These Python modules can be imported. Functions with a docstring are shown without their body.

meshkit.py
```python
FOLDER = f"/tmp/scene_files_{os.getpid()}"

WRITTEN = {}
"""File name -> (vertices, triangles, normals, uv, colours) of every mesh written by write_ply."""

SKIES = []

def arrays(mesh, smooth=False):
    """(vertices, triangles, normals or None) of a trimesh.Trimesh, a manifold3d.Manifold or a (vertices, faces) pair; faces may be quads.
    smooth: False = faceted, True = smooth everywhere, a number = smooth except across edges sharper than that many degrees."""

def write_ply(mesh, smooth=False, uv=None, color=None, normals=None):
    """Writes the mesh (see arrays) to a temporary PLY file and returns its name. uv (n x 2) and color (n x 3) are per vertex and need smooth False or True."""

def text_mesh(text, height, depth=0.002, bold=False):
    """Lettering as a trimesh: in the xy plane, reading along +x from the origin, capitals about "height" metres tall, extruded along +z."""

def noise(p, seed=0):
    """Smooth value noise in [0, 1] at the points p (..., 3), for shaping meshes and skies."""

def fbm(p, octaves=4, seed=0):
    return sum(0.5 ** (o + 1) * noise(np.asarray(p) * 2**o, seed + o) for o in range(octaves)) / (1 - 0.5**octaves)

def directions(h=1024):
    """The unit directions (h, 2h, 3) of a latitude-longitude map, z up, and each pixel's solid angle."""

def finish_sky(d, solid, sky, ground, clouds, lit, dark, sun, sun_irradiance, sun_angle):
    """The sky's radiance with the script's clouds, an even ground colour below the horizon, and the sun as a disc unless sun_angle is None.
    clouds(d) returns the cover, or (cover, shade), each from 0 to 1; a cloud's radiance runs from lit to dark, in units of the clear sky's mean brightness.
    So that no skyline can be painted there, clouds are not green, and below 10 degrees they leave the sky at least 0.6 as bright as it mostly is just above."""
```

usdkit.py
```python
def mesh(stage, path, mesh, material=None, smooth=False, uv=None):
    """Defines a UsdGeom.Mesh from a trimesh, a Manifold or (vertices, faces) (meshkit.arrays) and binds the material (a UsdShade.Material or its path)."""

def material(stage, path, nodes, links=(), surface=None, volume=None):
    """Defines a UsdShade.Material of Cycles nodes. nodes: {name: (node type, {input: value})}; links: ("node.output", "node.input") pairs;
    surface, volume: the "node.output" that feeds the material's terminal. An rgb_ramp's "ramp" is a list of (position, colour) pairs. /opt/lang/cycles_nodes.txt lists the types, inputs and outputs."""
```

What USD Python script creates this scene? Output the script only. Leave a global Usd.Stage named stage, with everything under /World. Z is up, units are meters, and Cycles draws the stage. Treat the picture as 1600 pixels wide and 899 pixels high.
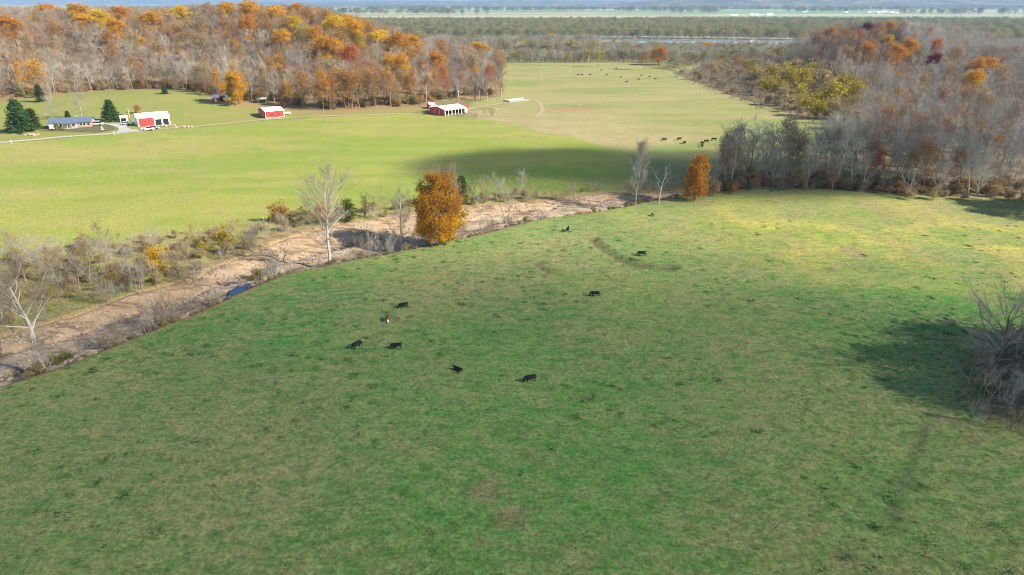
import math, random
import numpy as np, trimesh, shapely, manifold3d
from shapely.geometry import Polygon, LineString
from scipy.ndimage import map_coordinates
import usdkit
from meshkit import noise
from pxr import Usd, UsdGeom, UsdLux, UsdShade, Gf, Sdf, Vt

stage = Usd.Stage.CreateInMemory()
UsdGeom.SetStageUpAxis(stage, 'Z'); UsdGeom.SetStageMetersPerUnit(stage, 1.0)
UsdGeom.Xform.Define(stage, '/World'); UsdGeom.Scope.Define(stage, '/World/Looks')
rng = np.random.default_rng(7)

# ------------------------------------------------------------------ camera, sky, sun
CAM_Z, PITCH, FPX = 57.0, math.radians(22.75), 1067.0
cam = UsdGeom.Camera.Define(stage, '/World/camera')
cam.AddTranslateOp().Set((0, 0, CAM_Z)); cam.AddRotateXOp().Set(90 - math.degrees(PITCH))
cam.CreateHorizontalApertureAttr(36.0); cam.CreateFocalLengthAttr(36.0 * FPX / 1600)
cam.CreateClippingRangeAttr((0.5, 120000.0)); cam.CreateExposureAttr(1.10); cam.CreateFStopAttr(0.0)

SUN_AZ = np.array([1.0, -0.34]); SUN_AZ = SUN_AZ / np.linalg.norm(SUN_AZ)
SUN_EL = math.radians(32)
SUN = np.array([SUN_AZ[0] * math.cos(SUN_EL), SUN_AZ[1] * math.cos(SUN_EL), math.sin(SUN_EL)])
SUN_ROT = math.atan2(SUN[0], SUN[1])
dome = UsdLux.DomeLight.Define(stage, '/World/sky')
dome.GetPrim().SetCustomDataByKey('kind', 'structure')
sky = usdkit.material(stage, '/World/Looks/sky', {
    's': ('sky_texture', dict(sky_type='single_scattering', sun_disc=False, sun_elevation=SUN_EL, sun_rotation=SUN_ROT, aerosol_density=0.4)),
    'b': ('background_shader', dict(strength=0.085))}, [('s.color', 'b.color')], surface='b.background')
UsdShade.MaterialBindingAPI.Apply(dome.GetPrim()).Bind(sky)
sun = UsdLux.DistantLight.Define(stage, '/World/sun')
sun.CreateIntensityAttr(1.25); sun.CreateAngleAttr(0.5); sun.CreateNormalizeAttr(True); sun.CreateColorAttr((1.0, 0.93, 0.80))
sun.AddRotateXYZOp().Set((0, 90 - math.degrees(SUN_EL), math.degrees(math.atan2(SUN[1], SUN[0]))))

# ------------------------------------------------------------------ naming helpers
used = {}
def numbered(name):
    n = used.get(name, 0); used[name] = n + 1
    return name if n == 0 else f'{name}_{n:03d}'
def tag(prim, label=None, cat=None, group=None, kind=None):
    for k, v in (('label', label), ('category', cat), ('group', group), ('kind', kind)):
        if v: prim.SetCustomDataByKey(k, v)
    return prim
def child_name(parent, name):
    path, n = f'{parent}/{name}', 0
    while stage.GetPrimAtPath(path):
        n += 1; path = f'{parent}/{name}_{n:03d}'
    return path
def obj(name, mesh, mat, parent=None, smooth=False):
    path = child_name(parent.GetPath(), name) if parent is not None else '/World/' + numbered(name)
    return usdkit.mesh(stage, path, mesh, MAT[mat] if isinstance(mat, str) else mat, smooth=smooth).GetPrim()
def thing(name, label, cat, loc=(0, 0, 0), rz=0.0, group=None, scale=None):
    x = UsdGeom.Xform.Define(stage, '/World/' + numbered(name))
    x.AddTranslateOp().Set(tuple(map(float, loc))); x.AddRotateZOp().Set(float(math.degrees(rz)))
    if scale is not None: x.AddScaleOp().Set(tuple(map(float, np.broadcast_to(scale, 3))))
    return tag(x.GetPrim(), label, cat, group)
def instance(cls, name, label, cat, loc, rz=0.0, group=None, scale=None):
    p = thing(name, label, cat, loc, rz, group, scale)
    p.GetReferences().AddInternalReference(Sdf.Path(cls)); p.SetInstanceable(True)
    return p
def new_class(name):
    return stage.CreateClassPrim('/_class_' + name) if not stage.GetPrimAtPath('/_class_' + name) else stage.GetPrimAtPath('/_class_' + name)

# ------------------------------------------------------------------ pixels of the photograph (1600 x 899) to the world
def ray(px, py):
    dx, dy = (px - 800) / FPX, (449.5 - py) / FPX
    d = np.array([dx, math.cos(PITCH) + dy * math.sin(PITCH), -math.sin(PITCH) + dy * math.cos(PITCH)])
    return d
def P(px, py, z=0.0):
    d = ray(px, py); t = (z - CAM_Z) / d[2]
    return np.array([d[0] * t, d[1] * t])
def project(x, y, z):
    x, y, z = np.asarray(x, float), np.asarray(y, float), np.asarray(z, float) - CAM_Z
    f = y * math.cos(PITCH) - z * math.sin(PITCH); u = y * math.sin(PITCH) + z * math.cos(PITCH)
    return 800 + FPX * x / f, 449.5 - FPX * u / f, f
def poly(pts, z=0.0): return Polygon([P(a, b, z) for a, b in pts])
def smooth(t): t = np.clip(t, 0, 1); return t * t * (3 - 2 * t)
def fbm2(x, y, scale, octaves=4, seed=0):
    out, amp, tot = 0, 1.0, 0
    for o in range(octaves):
        out = out + amp * noise(np.stack([np.asarray(x) / scale * 2 ** o, np.asarray(y) / scale * 2 ** o, np.zeros_like(np.asarray(x, float)) + 3.7 * o], -1), seed + o)
        tot += amp; amp *= 0.5
    return out / tot

# ------------------------------------------------------------------ areas
hill_wood = Polygon([P(*q) for q in [(-400, 185), (-120, 172), (0, 163), (60, 158), (140, 150), (230, 147), (300, 150), (330, 160), (380, 166), (430, 168), (500, 176), (560, 174), (640, 170), (690, 160), (740, 157), (778, 150), (788, 128), (775, 108)]]
                    + [(-70, 790), (-300, 860), (-1100, 860), (-1100, 480)])
right_hill = Polygon([P(1215, 120), P(1250, 135), P(1330, 150), P(1420, 150)] + [(400, 560), (520, 700), (520, 830), (330, 860), (270, 780)])
right_wood = Polygon([P(*q) for q in [(1100, 304), (1180, 299), (1340, 299), (1400, 307), (1500, 312), (1600, 310), (1900, 312)]]
                     + [(760, 320), (1150, 900), (1150, 1010), (430, 1010)] + [P(*q) for q in [(1225, 108), (1290, 140), (1350, 160), (1400, 175), (1330, 196), (1305, 225), (1280, 248), (1200, 262), (1105, 268)]])
willow_area = Polygon([P(*q) for q in [(1060, 115), (1150, 152), (1260, 186), (1335, 193), (1400, 174), (1350, 158), (1290, 140), (1220, 106), (1130, 100)]])
river_wood = Polygon([P(*q) for q in [(700, 110), (782, 97), (860, 94), (960, 96), (1020, 100), (1060, 112), (1130, 100), (1220, 106)]] + [(430, 1010), (330, 1080), (120, 1085), (-60, 1060), (-160, 1000), (-120, 800)])
far_wood = Polygon([(-900, 1420), (0, 1330), (430, 1300), (620, 1220), (800, 1150), (1500, 1150), (2100, 2300), (600, 2380), (-1100, 2250)])
near_bank = [(-120, 640), (-20, 605), (0, 598), (70, 578), (130, 556), (200, 528), (270, 500), (340, 470), (400, 444), (440, 427), (515, 411), (580, 398), (630, 388), (660, 382), (730, 369), (780, 357), (850, 342), (920, 333), (980, 325), (1000, 320), (1060, 312), (1110, 306), (1150, 302)]
far_bank = [(-120, 556), (-20, 530), (0, 524), (60, 506), (100, 490), (170, 469), (240, 447), (300, 431), (350, 410), (400, 388), (470, 365), (530, 351), (600, 341), (650, 333), (720, 325), (760, 320), (830, 315), (900, 309), (960, 306), (1000, 305), (1060, 302), (1110, 300), (1150, 298)]
def wavy(px_, seed, amp):
    w = np.array(LineString([P(*q) for q in px_]).segmentize(2.0).coords); n_ = len(w); i_ = np.arange(n_) * 2.0
    tn = np.gradient(w, axis=0); tn /= np.linalg.norm(tn, axis=1)[:, None]
    return w + np.stack([-tn[:, 1], tn[:, 0]], 1) * ((noise(np.stack([i_ / 11, i_ * 0, i_ * 0], -1), seed) - .5 + 0.6 * (noise(np.stack([i_ / 4.2, i_ * 0 + 5, i_ * 0], -1), seed) - .5)) * amp)[:, None]
near_w, far_w = wavy(near_bank, 5, 1.0), wavy(far_bank, 6, 2.4)
near_s, far_s = (np.array(LineString(w).simplify(0.4).coords) for w in (near_w, far_w))
creek = Polygon(np.vstack([near_s, far_s[::-1]])).buffer(0)

# ------------------------------------------------------------------ terrain
GX, GY, GS = -1200.0, -100.0, 8.0
_gx, _gy = np.arange(GX, 1300, GS), np.arange(GY, 1400, GS)
_X, _Y = np.meshgrid(_gx, _gy)
def depth_in(pg, X, Y):
    x, y = X.ravel(), Y.ravel(); a, b, c, e = pg.bounds; out = np.full(x.shape, -60.0)
    m = (x > a - 40) & (x < c + 40) & (y > b - 40) & (y < e + 40); pts = shapely.points(x[m], y[m]); shapely.prepare(pg)
    d = shapely.distance(pts, pg.exterior); out[m] = np.where(shapely.contains(pg, pts), d, -d)
    return out.reshape(X.shape)
shapely.prepare(hill_wood); shapely.prepare(right_hill)
_dl, _dr = depth_in(hill_wood, _X, _Y), depth_in(right_hill, _X, _Y)
_coarse = 37 * smooth((_dl + 6) / 185) * (0.9 + 0.2 * fbm2(_X, _Y, 160, 3, 5)) + 21 * smooth((_dr + 15) / 120)
_coarse += 5.5 * np.exp(-(((_X - P(235, 160)[0]) / 75) ** 2 + ((_Y - P(235, 158)[1]) / 40) ** 2))
_coarse += 2.2 * np.exp(-(((_X - P(1330, 345)[0]) / 60) ** 2 + ((_Y - P(1330, 335)[1]) / 34) ** 2))
from scipy.ndimage import gaussian_filter
_coarse = gaussian_filter(_coarse, 1.6)
gully = LineString([P(*q) for q in [(925, 376), (945, 392), (968, 405), (990, 413), (1020, 417), (1052, 419)]])
gully2 = LineString([P(*q) for q in [(838, 408), (848, 418), (860, 424)]])
shapely.prepare(creek)
def line_dist(ls, x, y): return shapely.distance(shapely.points(x.ravel(), y.ravel()), ls).reshape(x.shape)
def creek_depth(x, y):
    out = np.full(x.shape, -50.0)
    m = (x > -210) & (x < 100) & (y > 60) & (y < 260)
    if m.any(): out[m] = depth_in(creek, x[m][None], y[m][None])[0]
    return out
def height(x, y, fine=True):
    x, y = np.atleast_1d(np.asarray(x, float)), np.atleast_1d(np.asarray(y, float))
    h = map_coordinates(_coarse, [(y - GY) / GS, (x - GX) / GS], order=1, mode='nearest')
    r = np.hypot(x, y)
    h = h + (fbm2(x, y, 70, 3, 1) - 0.5) * 1.6 * np.clip(1.3 - r / 900, 0, 1)
    h = h - 8 * smooth((y - 700 - 0.06 * x) / 130)
    if fine:
        m = (np.abs(x) < 260) & (y < 420)
        if m.any():
            xs, ys = x[m], y[m]
            dh = (fbm2(xs, ys, 9, 3, 11) - 0.5) * 0.35
            g = line_dist(gully, xs, ys); dh = dh - 0.75 * np.exp(-(g / 0.9) ** 2) + 0.15 * np.exp(-((g - 2.2) / 0.9) ** 2)
            g = line_dist(gully2, xs, ys); dh = dh - 0.5 * np.exp(-(g / 0.7) ** 2)
            cd = creek_depth(xs, ys)
            dh = dh - 2.4 * smooth((cd + 0.6) / 2.2)
            h[m] = h[m] + dh
    return h
def h1(x, y): return float(height(np.array([x]), np.array([y]))[0])
_ts = np.concatenate([np.arange(60, 400, 1.5), np.arange(400, 1500, 4), np.arange(1500, 6000, 25)])
def hit(px, py, above=0.0):
    d = ray(px, py); d = d / np.linalg.norm(d)
    q = d[None] * _ts[:, None]
    z = CAM_Z + q[:, 2]; g = height(q[:, 0], q[:, 1], fine=False) + above
    k = np.nonzero(z < g)[0]
    if not len(k): return None
    k = k[0]
    if k == 0: return q[0, :2]
    a = (z - g)[k - 1] / ((z - g)[k - 1] - (z - g)[k])
    return (q[k - 1] * (1 - a) + q[k] * a)[:2]

# ------------------------------------------------------------------ materials
MAT = {}
def mat(name, nodes, links, surface='p.BSDF'):
    MAT[name] = usdkit.material(stage, '/World/Looks/' + name, nodes, links, surface=surface)
    return MAT[name]
def plain(name, color, rough=0.7, var=0.12, scale=3.0, metallic=0.0, spec=0.3):
    mat(name, {'g': ('geometry', {}), 'n': ('noise_texture', dict(scale=scale, detail=4, roughness=0.6)),
               'r': ('map_range', dict(from_min=0.25, from_max=0.75, to_min=1 - var, to_max=1 + var)),
               'm': ('mix_color', dict(blend_type='multiply', fac=1.0, a=color)),
               'p': ('principled_bsdf', dict(roughness=rough, metallic=metallic, specular_ior_level=spec))},
        [('g.position', 'n.vector'), ('n.fac', 'r.value'), ('r.result', 'm.b'), ('m.result', 'p.base_color')])
def foliage(name, stops, translucent=0.3):
    # colour runs over the leaves one by one, with a slower drift through the crown and from tree to tree
    mat(name, {'g': ('geometry', {}), 'o': ('object_info', {}),
               'n': ('noise_texture', dict(scale=0.35, detail=2)), 'a': ('math', dict(math_type='multiply_add', value2=0.55, value3=-0.02)),
               'b': ('math', dict(math_type='multiply_add', value2=0.30)), 'c': ('math', dict(math_type='multiply_add', value2=0.22)),
               'k': ('rgb_ramp', dict(ramp=stops)),
               'd': ('diffuse_bsdf', {}), 't': ('translucent_bsdf', {}), 'x': ('mix_closure', dict(fac=translucent))},
        [('g.position', 'n.vector'), ('n.fac', 'a.value1'), ('g.random_per_island', 'b.value1'), ('a.value', 'b.value3'), ('o.random', 'c.value1'), ('b.value', 'c.value3'),
         ('c.value', 'k.fac'), ('k.color', 'd.color'), ('k.color', 't.color'), ('d.BSDF', 'x.closure1'), ('t.BSDF', 'x.closure2')], surface='x.closure')
def bark(name, dark, pale):
    mat(name, {'g': ('geometry', {}), 'o': ('object_info', {}), 'n': ('noise_texture', dict(scale=0.6, detail=4, roughness=0.7)),
               'a': ('math', dict(math_type='multiply_add', value2=0.35)), 'k': ('rgb_ramp', dict(ramp=[(0.25, dark), (0.85, pale)])),
               'd': ('diffuse_bsdf', dict(roughness=0.5))},
        [('g.position', 'n.vector'), ('o.random', 'a.value1'), ('n.fac', 'a.value3'), ('a.value', 'k.fac'), ('k.color', 'd.color')], surface='d.BSDF')
bark('bark_grey', (0.175, 0.155, 0.125), (0.37, 0.335, 0.28))
bark('bark_taupe', (0.150, 0.112, 0.078), (0.295, 0.228, 0.160))
bark('bark_pale', (0.27, 0.25, 0.21), (0.50, 0.465, 0.40))
bark('bark_dark', (0.05, 0.045, 0.042), (0.11, 0.095, 0.085))
bark('bark_rosy', (0.185, 0.118, 0.078), (0.335, 0.225, 0.150))
LEAF = dict(
    orange=[(0.05, (0.38, 0.165, 0.022)), (0.55, (0.56, 0.275, 0.036)), (1, (0.66, 0.39, 0.07))],
    amber=[(0.05, (0.28, 0.130, 0.016)), (0.55, (0.43, 0.210, 0.024)), (1, (0.54, 0.31, 0.05))],
    rust=[(0.05, (0.28, 0.135, 0.045)), (0.55, (0.44, 0.235, 0.075)), (1, (0.54, 0.32, 0.12))],
    gold=[(0.05, (0.42, 0.21, 0.015)), (0.55, (0.62, 0.345, 0.022)), (1, (0.70, 0.46, 0.05))],
    yellow=[(0.05, (0.44, 0.28, 0.012)), (0.55, (0.68, 0.45, 0.018)), (1, (0.74, 0.55, 0.05))],
    red=[(0.05, (0.34, 0.095, 0.028)), (0.55, (0.50, 0.170, 0.045)), (1, (0.58, 0.26, 0.08))],
    crimson=[(0.05, (0.10, 0.015, 0.025)), (0.55, (0.17, 0.03, 0.05)), (1, (0.24, 0.06, 0.07))],
    tan=[(0.05, (0.27, 0.205, 0.105)), (0.55, (0.39, 0.305, 0.155)), (1, (0.49, 0.40, 0.23))],
    willow=[(0.05, (0.26, 0.20, 0.03)), (0.55, (0.42, 0.335, 0.045)), (1, (0.54, 0.44, 0.09))],
    olive=[(0.05, (0.12, 0.12, 0.04)), (0.55, (0.20, 0.195, 0.06)), (1, (0.29, 0.26, 0.10))],
    pine=[(0.05, (0.028, 0.070, 0.022)), (0.55, (0.065, 0.130, 0.034)), (1, (0.12, 0.185, 0.05))],
    cedar=[(0.05, (0.035, 0.06, 0.012)), (0.55, (0.075, 0.11, 0.018)), (1, (0.13, 0.16, 0.03))],
    farwood=[(0.05, (0.18, 0.185, 0.085)), (0.55, (0.29, 0.285, 0.13)), (1, (0.42, 0.39, 0.20))])
for k, v in LEAF.items(): foliage('leaf_' + k, v)

mat('pasture', {
    'g': ('geometry', {}), 'z': ('attribute', dict(attribute='zone')), 'dry': ('attribute', dict(attribute='dry')), 'cl': ('attribute', dict(attribute='clump')),
    'st': ('mapping', dict(scale=(0.55, 1.0, 1.0), rotation=(0, 0, 0.25))),
    'n1': ('noise_texture', dict(scale=0.05, detail=3, roughness=0.6)), 'n2': ('noise_texture', dict(scale=0.33, detail=5, roughness=0.76)),
    'n3': ('noise_texture', dict(scale=0.62, detail=2, roughness=0.65)), 'n4': ('noise_texture', dict(scale=1.9, detail=3, roughness=0.75)),
    's': ('math', dict(math_type='multiply_add', value2=0.55)),
    'dr': ('map_range', dict(range_type='smoothstep', from_min=0.58, from_max=1.02, to_min=0, to_max=1)),
    'dm': ('math', dict(math_type='multiply')),
    'mx': ('mix_color', dict(blend_type='mix', b=(0.285, 0.235, 0.105))),
    'lu': ('map_range', dict(range_type='smoothstep', from_min=0.45, from_max=0.64, to_min=0, to_max=0.75)),
    'lm': ('math', dict(math_type='multiply')), 'ml': ('mix_color', dict(blend_type='multiply', b=(0.45, 0.78, 0.52))),
    'br': ('map_range', dict(range_type='smoothstep', from_min=0.50, from_max=0.80, to_min=0, to_max=0.25)),
    'n5': ('noise_texture', dict(scale=0.19, detail=4, roughness=0.72)), 'bm': ('math', dict(math_type='multiply')),
    'mb': ('mix_color', dict(blend_type='mix', b=(0.10, 0.085, 0.05))),
    'f': ('map_range', dict(from_min=0.3, from_max=0.7, to_min=0.58, to_max=1.42)), 'mf': ('mix_color', dict(blend_type='multiply', fac=1.0)),
    'bp': ('bump', dict(strength=0.30, distance=0.12)),
    'p': ('principled_bsdf', dict(roughness=0.95, specular_ior_level=0.1))},
    [('g.position', 'n1.vector'), ('g.position', 'st.vector'), ('st.vector', 'n2.vector'), ('st.vector', 'n3.vector'), ('g.position', 'n4.vector'), ('g.position', 'n5.vector'),
     ('n1.fac', 's.value1'), ('n2.fac', 's.value3'), ('s.value', 'dr.value'), ('dr.result', 'dm.value1'), ('dry.fac', 'dm.value2'), ('dm.value', 'mx.fac'), ('z.color', 'mx.a'),
     ('n3.fac', 'lu.value'), ('lu.result', 'lm.value1'), ('cl.fac', 'lm.value2'), ('lm.value', 'ml.fac'), ('mx.result', 'ml.a'),
     ('n5.fac', 'br.value'), ('br.result', 'bm.value1'), ('cl.fac', 'bm.value2'), ('bm.value', 'mb.fac'), ('ml.result', 'mb.a'),
     ('n4.fac', 'f.value'), ('mb.result', 'mf.a'), ('f.result', 'mf.b'), ('mf.result', 'p.base_color'),
     ('n4.fac', 'bp.height'), ('bp.normal', 'p.normal')])
mat('gravel', {
    'g': ('geometry', {}), 'v': ('voronoi_texture', dict(scale=2.2, detail=2)), 'n': ('noise_texture', dict(scale=0.28, detail=6, roughness=0.65)), 'n2': ('noise_texture', dict(scale=1.7, detail=4, roughness=0.7)),
    'w': ('attribute', dict(attribute='wet')), 'pe': ('attribute', dict(attribute='peach')), 'pm': ('mix_color', dict(blend_type='multiply', b=(1.05, 0.97, 0.86))), 'st2': ('mapping', dict(scale=(0.35, 1.3, 1.0), rotation=(0, 0, -0.62))), 'n3': ('noise_texture', dict(scale=0.45, detail=4, roughness=0.65)), 'n3r': ('map_range', dict(range_type='smoothstep', from_min=0.49, from_max=0.63, to_min=0.0, to_max=0.65)), 'dk': ('mix_color', dict(b=(0.11, 0.065, 0.04))),
    'k': ('rgb_ramp', dict(ramp=[(0.3, (0.17, 0.122, 0.078)), (0.48, (0.25, 0.185, 0.120)), (0.65, (0.305, 0.230, 0.152)), (0.8, (0.34, 0.265, 0.185))])),
    'a': ('math', dict(math_type='multiply_add', value2=0.35)), 'wd': ('mix_color', dict(blend_type='mix', b=(0.055, 0.038, 0.024))),
    'f': ('map_range', dict(from_min=0.0, from_max=0.6, to_min=0.78, to_max=1.12)), 'm': ('mix_color', dict(blend_type='multiply', fac=1.0)),
    'bp': ('bump', dict(strength=0.7, distance=0.15)), 'p': ('principled_bsdf', dict(roughness=0.9, specular_ior_level=0.15))},
    [('g.position', 'v.vector'), ('g.position', 'n.vector'), ('g.position', 'n2.vector'), ('n2.fac', 'a.value1'), ('n.fac', 'a.value3'), ('a.value', 'k.fac'),
     ('k.color', 'pm.a'), ('pe.fac', 'pm.fac'), ('pm.result', 'dk.a'), ('g.position', 'st2.vector'), ('st2.vector', 'n3.vector'), ('n3.fac', 'n3r.value'), ('n3r.result', 'dk.fac'), ('dk.result', 'wd.a'), ('w.fac', 'wd.fac'), ('wd.result', 'm.a'), ('v.distance', 'f.value'), ('f.result', 'm.b'), ('m.result', 'p.base_color'), ('n2.fac', 'bp.height'), ('bp.normal', 'p.normal')])
def water(name, color, rough):
    mat(name, {'g': ('geometry', {}), 'n': ('noise_texture', dict(scale=0.5, detail=4)), 'bp': ('bump', dict(strength=0.15, distance=0.05)),
               'p': ('principled_bsdf', dict(base_color=color, roughness=rough, specular_ior_level=0.5))},
        [('g.position', 'n.vector'), ('n.fac', 'bp.height'), ('bp.normal', 'p.normal')])
water('river_water', (0.31, 0.34, 0.33), 0.3); water('creek_water', (0.012, 0.035, 0.09), 0.06)
mat('hills', {'g': ('geometry', {}), 'n': ('noise_texture', dict(scale=0.0035, detail=8, roughness=0.7)), 'n2': ('noise_texture', dict(scale=0.03, detail=3)),
              'k': ('rgb_ramp', dict(ramp=[(0.3, (0.045, 0.05, 0.04)), (0.5, (0.11, 0.095, 0.07)), (0.64, (0.20, 0.16, 0.11)), (0.72, (0.26, 0.25, 0.15))])),
              'f': ('map_range', dict(from_min=0.3, from_max=0.7, to_min=0.6, to_max=1.4)), 'm': ('mix_color', dict(blend_type='multiply', fac=1.0)), 'p': ('diffuse_bsdf', {})},
    [('g.position', 'n.vector'), ('g.position', 'n2.vector'), ('n.fac', 'k.fac'), ('k.color', 'm.a'), ('n2.fac', 'f.value'), ('f.result', 'm.b'), ('m.result', 'p.color')], surface='p.BSDF')
plain('drive_gravel', (0.43, 0.38, 0.29), 0.95, 0.2, 0.8); plain('track_dirt', (0.36, 0.295, 0.165), 0.95, 0.25, 0.7)
plain('concrete', (0.40, 0.38, 0.34), 0.9, 0.12, 0.6); plain('red_dirt', (0.36, 0.20, 0.11), 0.95, 0.25, 0.5)
plain('sand', (0.50, 0.44, 0.34), 0.95, 0.15, 0.05)
plain('roof_white', (0.82, 0.82, 0.82), 0.45, 0.05, 0.5); plain('white_paint', (0.78, 0.78, 0.76), 0.5, 0.06, 1.0)
plain('red_paint', (0.46, 0.045, 0.04), 0.6, 0.15, 0.8); plain('roof_slate', (0.10, 0.14, 0.19), 0.8, 0.15, 2.0)
plain('brick_tan', (0.40, 0.26, 0.20), 0.9, 0.2, 2.0); plain('bay_shade', (0.02, 0.02, 0.025), 0.9, 0.1); plain('glass_dark', (0.03, 0.035, 0.045), 0.1, 0.05)
plain('wood_pole', (0.50, 0.43, 0.30), 0.9, 0.2, 2.0); plain('metal_grey', (0.42, 0.43, 0.44), 0.5, 0.1, 2.0, 0.3); plain('blue_tarp', (0.02, 0.09, 0.25), 0.6, 0.15, 1.0)
plain('weathered_wood', (0.22, 0.17, 0.13), 0.9, 0.25, 1.5); plain('car_white', (0.80, 0.80, 0.80), 0.25, 0.03, 1.0, 0.0, 0.5); plain('car_grey', (0.30, 0.32, 0.34), 0.3, 0.03); plain('rubber', (0.02, 0.02, 0.02), 0.8, 0.1)
plain('stone', (0.36, 0.30, 0.24), 0.9, 0.2, 2.0)
plain('cow_black', (0.010, 0.009, 0.009), 0.6, 0.25, 4.0, 0.0, 0.15); plain('cow_brown', (0.16, 0.055, 0.025), 0.7, 0.25, 3.0, 0.0, 0.2)
mat('cow_red', {'t': ('texture_coordinate', {}), 's': ('separate_xyz', {}), 'n': ('noise_texture', dict(scale=5.0, detail=2)), 'a': ('math', dict(math_type='multiply_add', value2=0.12)),
                'r': ('map_range', dict(from_min=1.27, from_max=1.30, clamp=True)), 'm': ('mix_color', dict(a=(0.17, 0.045, 0.02), b=(0.75, 0.72, 0.66))), 'p': ('principled_bsdf', dict(roughness=0.7, specular_ior_level=0.2))},
    [('t.object', 's.vector'), ('t.object', 'n.vector'), ('n.fac', 'a.value1'), ('s.x', 'a.value3'), ('a.value', 'r.value'), ('r.result', 'm.fac'), ('m.result', 'p.base_color')])
# a cloud thins out from its middle to its rim
def cloud_mat(name, opacity):
    mat(name, {'t': ('texture_coordinate', {}), 'n': ('noise_texture', dict(scale=2.2, detail=4, roughness=0.55)), 'fl': ('vector_math', dict(math_type='multiply', vector2=(1, 1, 0))), 'l': ('vector_math', dict(math_type='length')),
               'na': ('math', dict(math_type='multiply_add', value2=0.7)), 'r': ('map_range', dict(range_type='smoothstep', from_min=1.30, from_max=0.80, to_min=0.0, to_max=opacity)),
               'tr': ('transparent_bsdf', {}), 'd': ('translucent_bsdf', dict(color=(0.9, 0.9, 0.9))), 'x': ('mix_closure', {})},
        [('t.object', 'n.vector'), ('t.object', 'fl.vector1'), ('fl.vector', 'l.vector1'), ('l.value', 'na.value3'), ('n.fac', 'na.value1'), ('na.value', 'r.value'),
         ('r.result', 'x.fac'), ('tr.BSDF', 'x.closure1'), ('d.BSDF', 'x.closure2')], surface='x.closure')

# ------------------------------------------------------------------ ground
def lines(spec):
    out = [spec[0][0]]
    for a, b, s0, s1 in spec[1:]:
        v, s = a, s0
        while v < b - 1e-6:
            k = (v - a) / (b - a); s = s0 + (s1 - s0) * k
            v = min(v + s, b); out.append(v)
    return np.array(sorted(set(np.round(out, 3))))
ypos = lines([(-400,), (-400, 30, 60, 20), (30, 48, 6, 1.2), (48, 250, 1.1, 1.1), (250, 470, 1.6, 3.2), (470, 1000, 4, 8), (1000, 2800, 10, 60), (2800, 26000, 80, 1500)])
xr = lines([(0,), (0, 150, 1.2, 1.2), (150, 330, 1.5, 4), (330, 800, 4, 12), (800, 3000, 20, 120), (3000, 24000, 200, 2500)])
xpos = np.concatenate([-xr[::-1][:-1], xr])
X, Y = np.meshgrid(xpos, ypos)
Z = height(X.ravel(), Y.ravel()).reshape(X.shape)
river_line = [P(380, 66, -8), P(700, 64, -8), P(900, 62, -8), P(1100, 63, -8), P(1250, 68, -8), P(1500, 76, -8)]
river_poly = Polygon([P(300, 66, -8), P(900, 61, -8), P(960, 59.0, -8), P(1060, 59.5, -8), P(1160, 61, -8), P(1260, 62.5, -8), P(1700, 64, -8), P(1700, 90, -8), P(1300, 78, -8), P(1140, 75, -8), P(1050, 70, -8), P(960, 65, -8), P(860, 64.5, -8), P(300, 70, -8)])
rd = depth_in(river_poly, X, Y); Z = Z - 3.0 * smooth((rd + 4) / 10)
XF, YF = X.ravel(), Y.ravel()
def soft(pg, edge):
    d = depth_in(pg, X, Y); return smooth((d + edge) / (2 * edge))
zone = np.zeros(X.shape + (3,)); dry = np.zeros(X.shape); clump = np.zeros(X.shape)
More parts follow.
